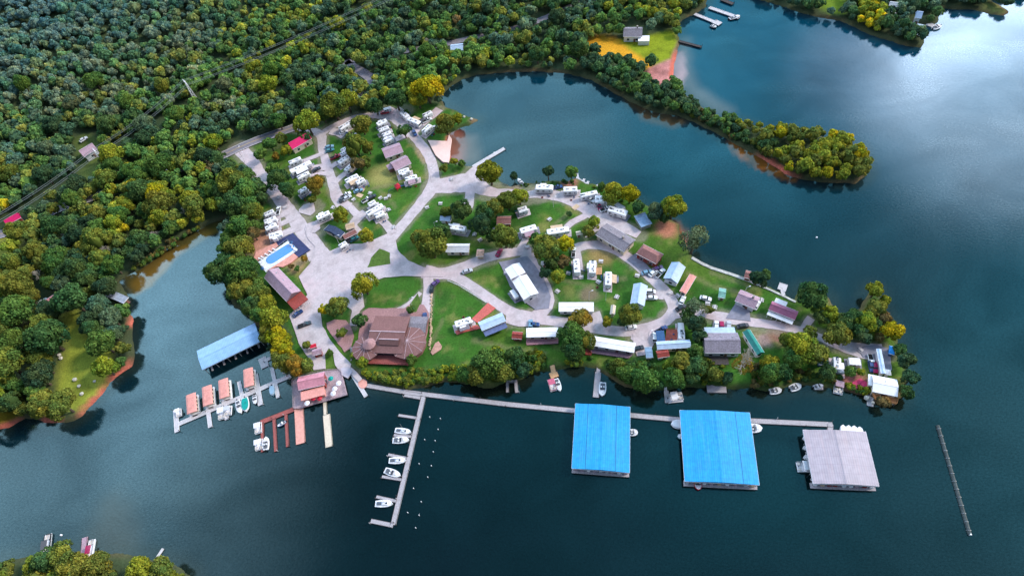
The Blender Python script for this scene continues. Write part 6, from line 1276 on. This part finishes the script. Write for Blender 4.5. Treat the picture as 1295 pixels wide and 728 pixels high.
for k in rest:
    V, Q, tn = FARV[int(ur[k]*997) % 8]; a = ur[k]*50; ca, sa = math.cos(a), math.sin(a); r = rad[k]
    if PP[k,1] > 330: sel = slice(None)
    W_ = np.empty_like(V); W_[:,0] = (V[:,0]*ca-V[:,1]*sa)*r+PP[k,0]; W_[:,1] = (V[:,0]*sa+V[:,1]*ca)*r+PP[k,1]; W_[:,2] = V[:,2]*r*1.05+hz_[k]+1.15*r
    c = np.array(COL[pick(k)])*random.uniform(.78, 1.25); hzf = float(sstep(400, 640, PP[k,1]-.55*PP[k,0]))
    fk = float(sstep(150, 300, PP[k,1])); c = c*(1+.55*fk)*np.array([1.02,.96,1.05]); c = c*(1-.8*hzf)+np.array([.075,.215,.28])*hzf  # distance haze painted into the leaf colour, paler far off, bluer towards the corner
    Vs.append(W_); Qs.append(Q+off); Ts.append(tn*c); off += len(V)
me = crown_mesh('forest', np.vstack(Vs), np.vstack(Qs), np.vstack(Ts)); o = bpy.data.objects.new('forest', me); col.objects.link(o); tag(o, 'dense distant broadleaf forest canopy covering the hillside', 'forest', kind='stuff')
print('trees', len(PP), 'faces', len(me.polygons))
# bushes and reeds on the banks, one mass
bv = []; bq = []; bt = []; off = 0; UND = MB()
def bushes(poly, n, r0, r1, cols, key=0):
    global off
    P_ = T(poly); lo = P_.min(0); hi = P_.max(0); g = 0
    while g < n:
        p = rng.uniform(lo, hi, (1, 2))
        if not inside(p, P_)[0]: continue
        g += 1; r = rng.uniform(r0, r1); V, Q, tn = FARV[rng.integers(8)]; a = rng.uniform(0, 6); W_ = np.column_stack([(V[:,0]*math.cos(a)-V[:,1]*math.sin(a))*r+p[0,0], (V[:,0]*math.sin(a)+V[:,1]*math.cos(a))*r+p[0,1], V[:,2]*r+float(hill(*p[0]))+.35*r])
        c = np.array(COL[cols[rng.integers(len(cols))]])*rng.uniform(.8,1.25); bv.append(W_); bq.append(Q+off); bt.append(tn*c); off += len(V)
bushes([(462,470),(475,470),(540,468),(600,464),(600,482),(560,480),(540,485),(515,488),(489,484),(462,474)], 120, .8, 1.9, ['yg','o','g','o','yg'])
bushes([(600,450),(690,446),(690,466),(660,474),(622,486),(600,480)], 60, .8, 1.8, ['o','g','yg'])
bushes([(664,440),(686,442),(688,462),(668,464)], 16, .6, 1.2, ['o','yg','y','o']); bushes([(716,446),(750,448),(746,462),(712,464)], 18, .6, 1.3, ['o','yg','g'])
bushes([(766,454),(828,458),(833,486),(800,486),(772,472)], 60, .8, 1.9, ['g','g','o','d'])
bushes([(850,458),(880,450),(915,460),(915,486),(880,486),(852,486)], 50, .8, 1.8, ['g','o','d','yg'])
bushes([(950,462),(1000,468),(1060,470),(1062,486),(1000,486),(955,492)], 50, .8, 1.7, ['d','o','g','br'])
bushes([(1066,478),(1076,486),(1100,492),(1098,499),(1070,492)], 16, .6, 1.2, ['g','yg'])
bushes([(290,290),(302,300),(300,385),(288,360),(285,320)], 30, .9, 1.8, ['d','g','o'])
bushes([(860,142),(905,162),(955,190),(975,200),(940,160),(900,148),(868,124)], 60, .8, 2.0, ['d','o','g','br'])
bushes([(160,346),(195,328),(249,290),(262,280),(255,286),(220,302),(190,326)], 40, .9, 1.7, ['o','br','g'])
bushes([(0,500),(30,520),(60,528),(40,515),(10,490)], 26, .9, 1.8, ['yg','o'])
bushes([(645,236),(680,230),(730,226),(768,240),(800,254),(815,266),(790,256),(735,236)], 26, .5, 1.1, ['d','o','g'])
me = crown_mesh('undergrowth', np.vstack(bv), np.vstack(bq), np.vstack(bt)); o = bpy.data.objects.new('undergrowth', me); col.objects.link(o); tag(o, 'low bushes and undergrowth thick along the shore banks', 'undergrowth', kind='stuff')

# ------------------------------------------------------------------ light, sky, camera
AZ, EL = math.radians(80), math.radians(38)
w = bpy.data.worlds.new('World'); scene.world = w; w.use_nodes = True; N = w.node_tree.nodes; L = w.node_tree.links; bg = N['Background']
sky = N.new('ShaderNodeTexSky'); sky.sky_type = 'NISHITA'; sky.sun_disc = False; sky.sun_elevation = EL; sky.sun_rotation = AZ; sky.air_density = 1.2; sky.dust_density = 1.5; sky.ozone_density = 2.0
tc = N.new('ShaderNodeTexCoord'); nz = N.new('ShaderNodeTexNoise'); nz.inputs['Scale'].default_value = 3.2; nz.inputs['Detail'].default_value = 7; nz.inputs['Roughness'].default_value = .55; L.new(tc.outputs['Generated'], nz.inputs['Vector'])
prev = None
def blob(d, lo, hi, col_, amt, noise=True):
    """a coloured cloud patch put into the sky for its reflection on the water"""
    global prev
    d = Vector(d).normalized(); dp = N.new('ShaderNodeVectorMath'); dp.operation = 'DOT_PRODUCT'; L.new(tc.outputs['Generated'], dp.inputs[0]); dp.inputs[1].default_value = d
    r = N.new('ShaderNodeMapRange'); r.interpolation_type = 'SMOOTHSTEP'; r.inputs[1].default_value = math.cos(math.radians(lo)); r.inputs[2].default_value = math.cos(math.radians(hi)); r.inputs[3].default_value = 0; r.inputs[4].default_value = amt; L.new(dp.outputs['Value'], r.inputs[0])
    f = r.outputs[0]
    if noise:
        q = N.new('ShaderNodeMapRange'); q.interpolation_type = 'SMOOTHSTEP'; q.inputs[1].default_value = .34; q.inputs[2].default_value = .62; q.inputs[3].default_value = .25; q.inputs[4].default_value = 1; L.new(nz.outputs[0], q.inputs[0])
        m_ = N.new('ShaderNodeMath'); m_.operation = 'MULTIPLY'; L.new(f, m_.inputs[0]); L.new(q.outputs[0], m_.inputs[1]); f = m_.outputs[0]
    mx = N.new('ShaderNodeMix'); mx.data_type = 'RGBA'; mx.blend_type = 'MIX'; L.new(f, mx.inputs[0]); L.new(prev, mx.inputs[6]); mx.inputs[7].default_value = (*col_, 1); prev = mx.outputs[2]
prev = sky.outputs[0]
def refl(px, py): u, y, z = ray(px, py); return (u, y, -z)
blob((.45,.7,.5), 60, 15, (1.6,8.6,12.5), .85)  # broad blue-green sky patch added to tint what the water reflects
blob(refl(10,600), 24, 3, (32,35,42), .8); blob(refl(205,325), 22, 3, (32,38,50), .8)
blob(refl(1000,15), 20, 4, (9,20,28), .75); blob(refl(1105,78), 7, 1.5, (46,30,40), .8); blob(refl(1300,85), 12, 2, (210,160,200), .9)
blob(refl(620,150), 15, 4, (20,25,32), .75); blob(refl(20,10), 12, 3, (26,34,44), .9); blob(refl(1290,350), 24, 8, (4,11,16), .6)
L.new(prev, bg.inputs['Color']); bg.inputs['Strength'].default_value = .15
sl = bpy.data.lights.new('sun', 'SUN'); sl.energy = 3.4; sl.angle = math.radians(12); sl.color = (1.0,.91,.80); so = bpy.data.objects.new('sun', sl); col.objects.link(so)
so.rotation_euler = Vector((math.sin(AZ)*math.cos(EL), math.cos(AZ)*math.cos(EL), math.sin(EL))).to_track_quat('Z','Y').to_euler()
cd = bpy.data.cameras.new('camera'); cd.sensor_width = 36; cd.lens = 36*F/1295; cd.clip_start = 1; cd.clip_end = 20000
co = bpy.data.objects.new('camera', cd); col.objects.link(co); co.location = (0,0,H); co.rotation_euler = (Euler((PI/2-PIT, 0, 0)).to_matrix() @ Matrix.Rotation(-ROLL, 3, 'Z')).to_euler(); scene.camera = co
scene.view_settings.view_transform = 'Standard'; scene.view_settings.look = 'None'; scene.view_settings.exposure = 0
for o in list(bpy.data.objects):
    for k in ('_L', '_W'):
        if k in o: del o[k]
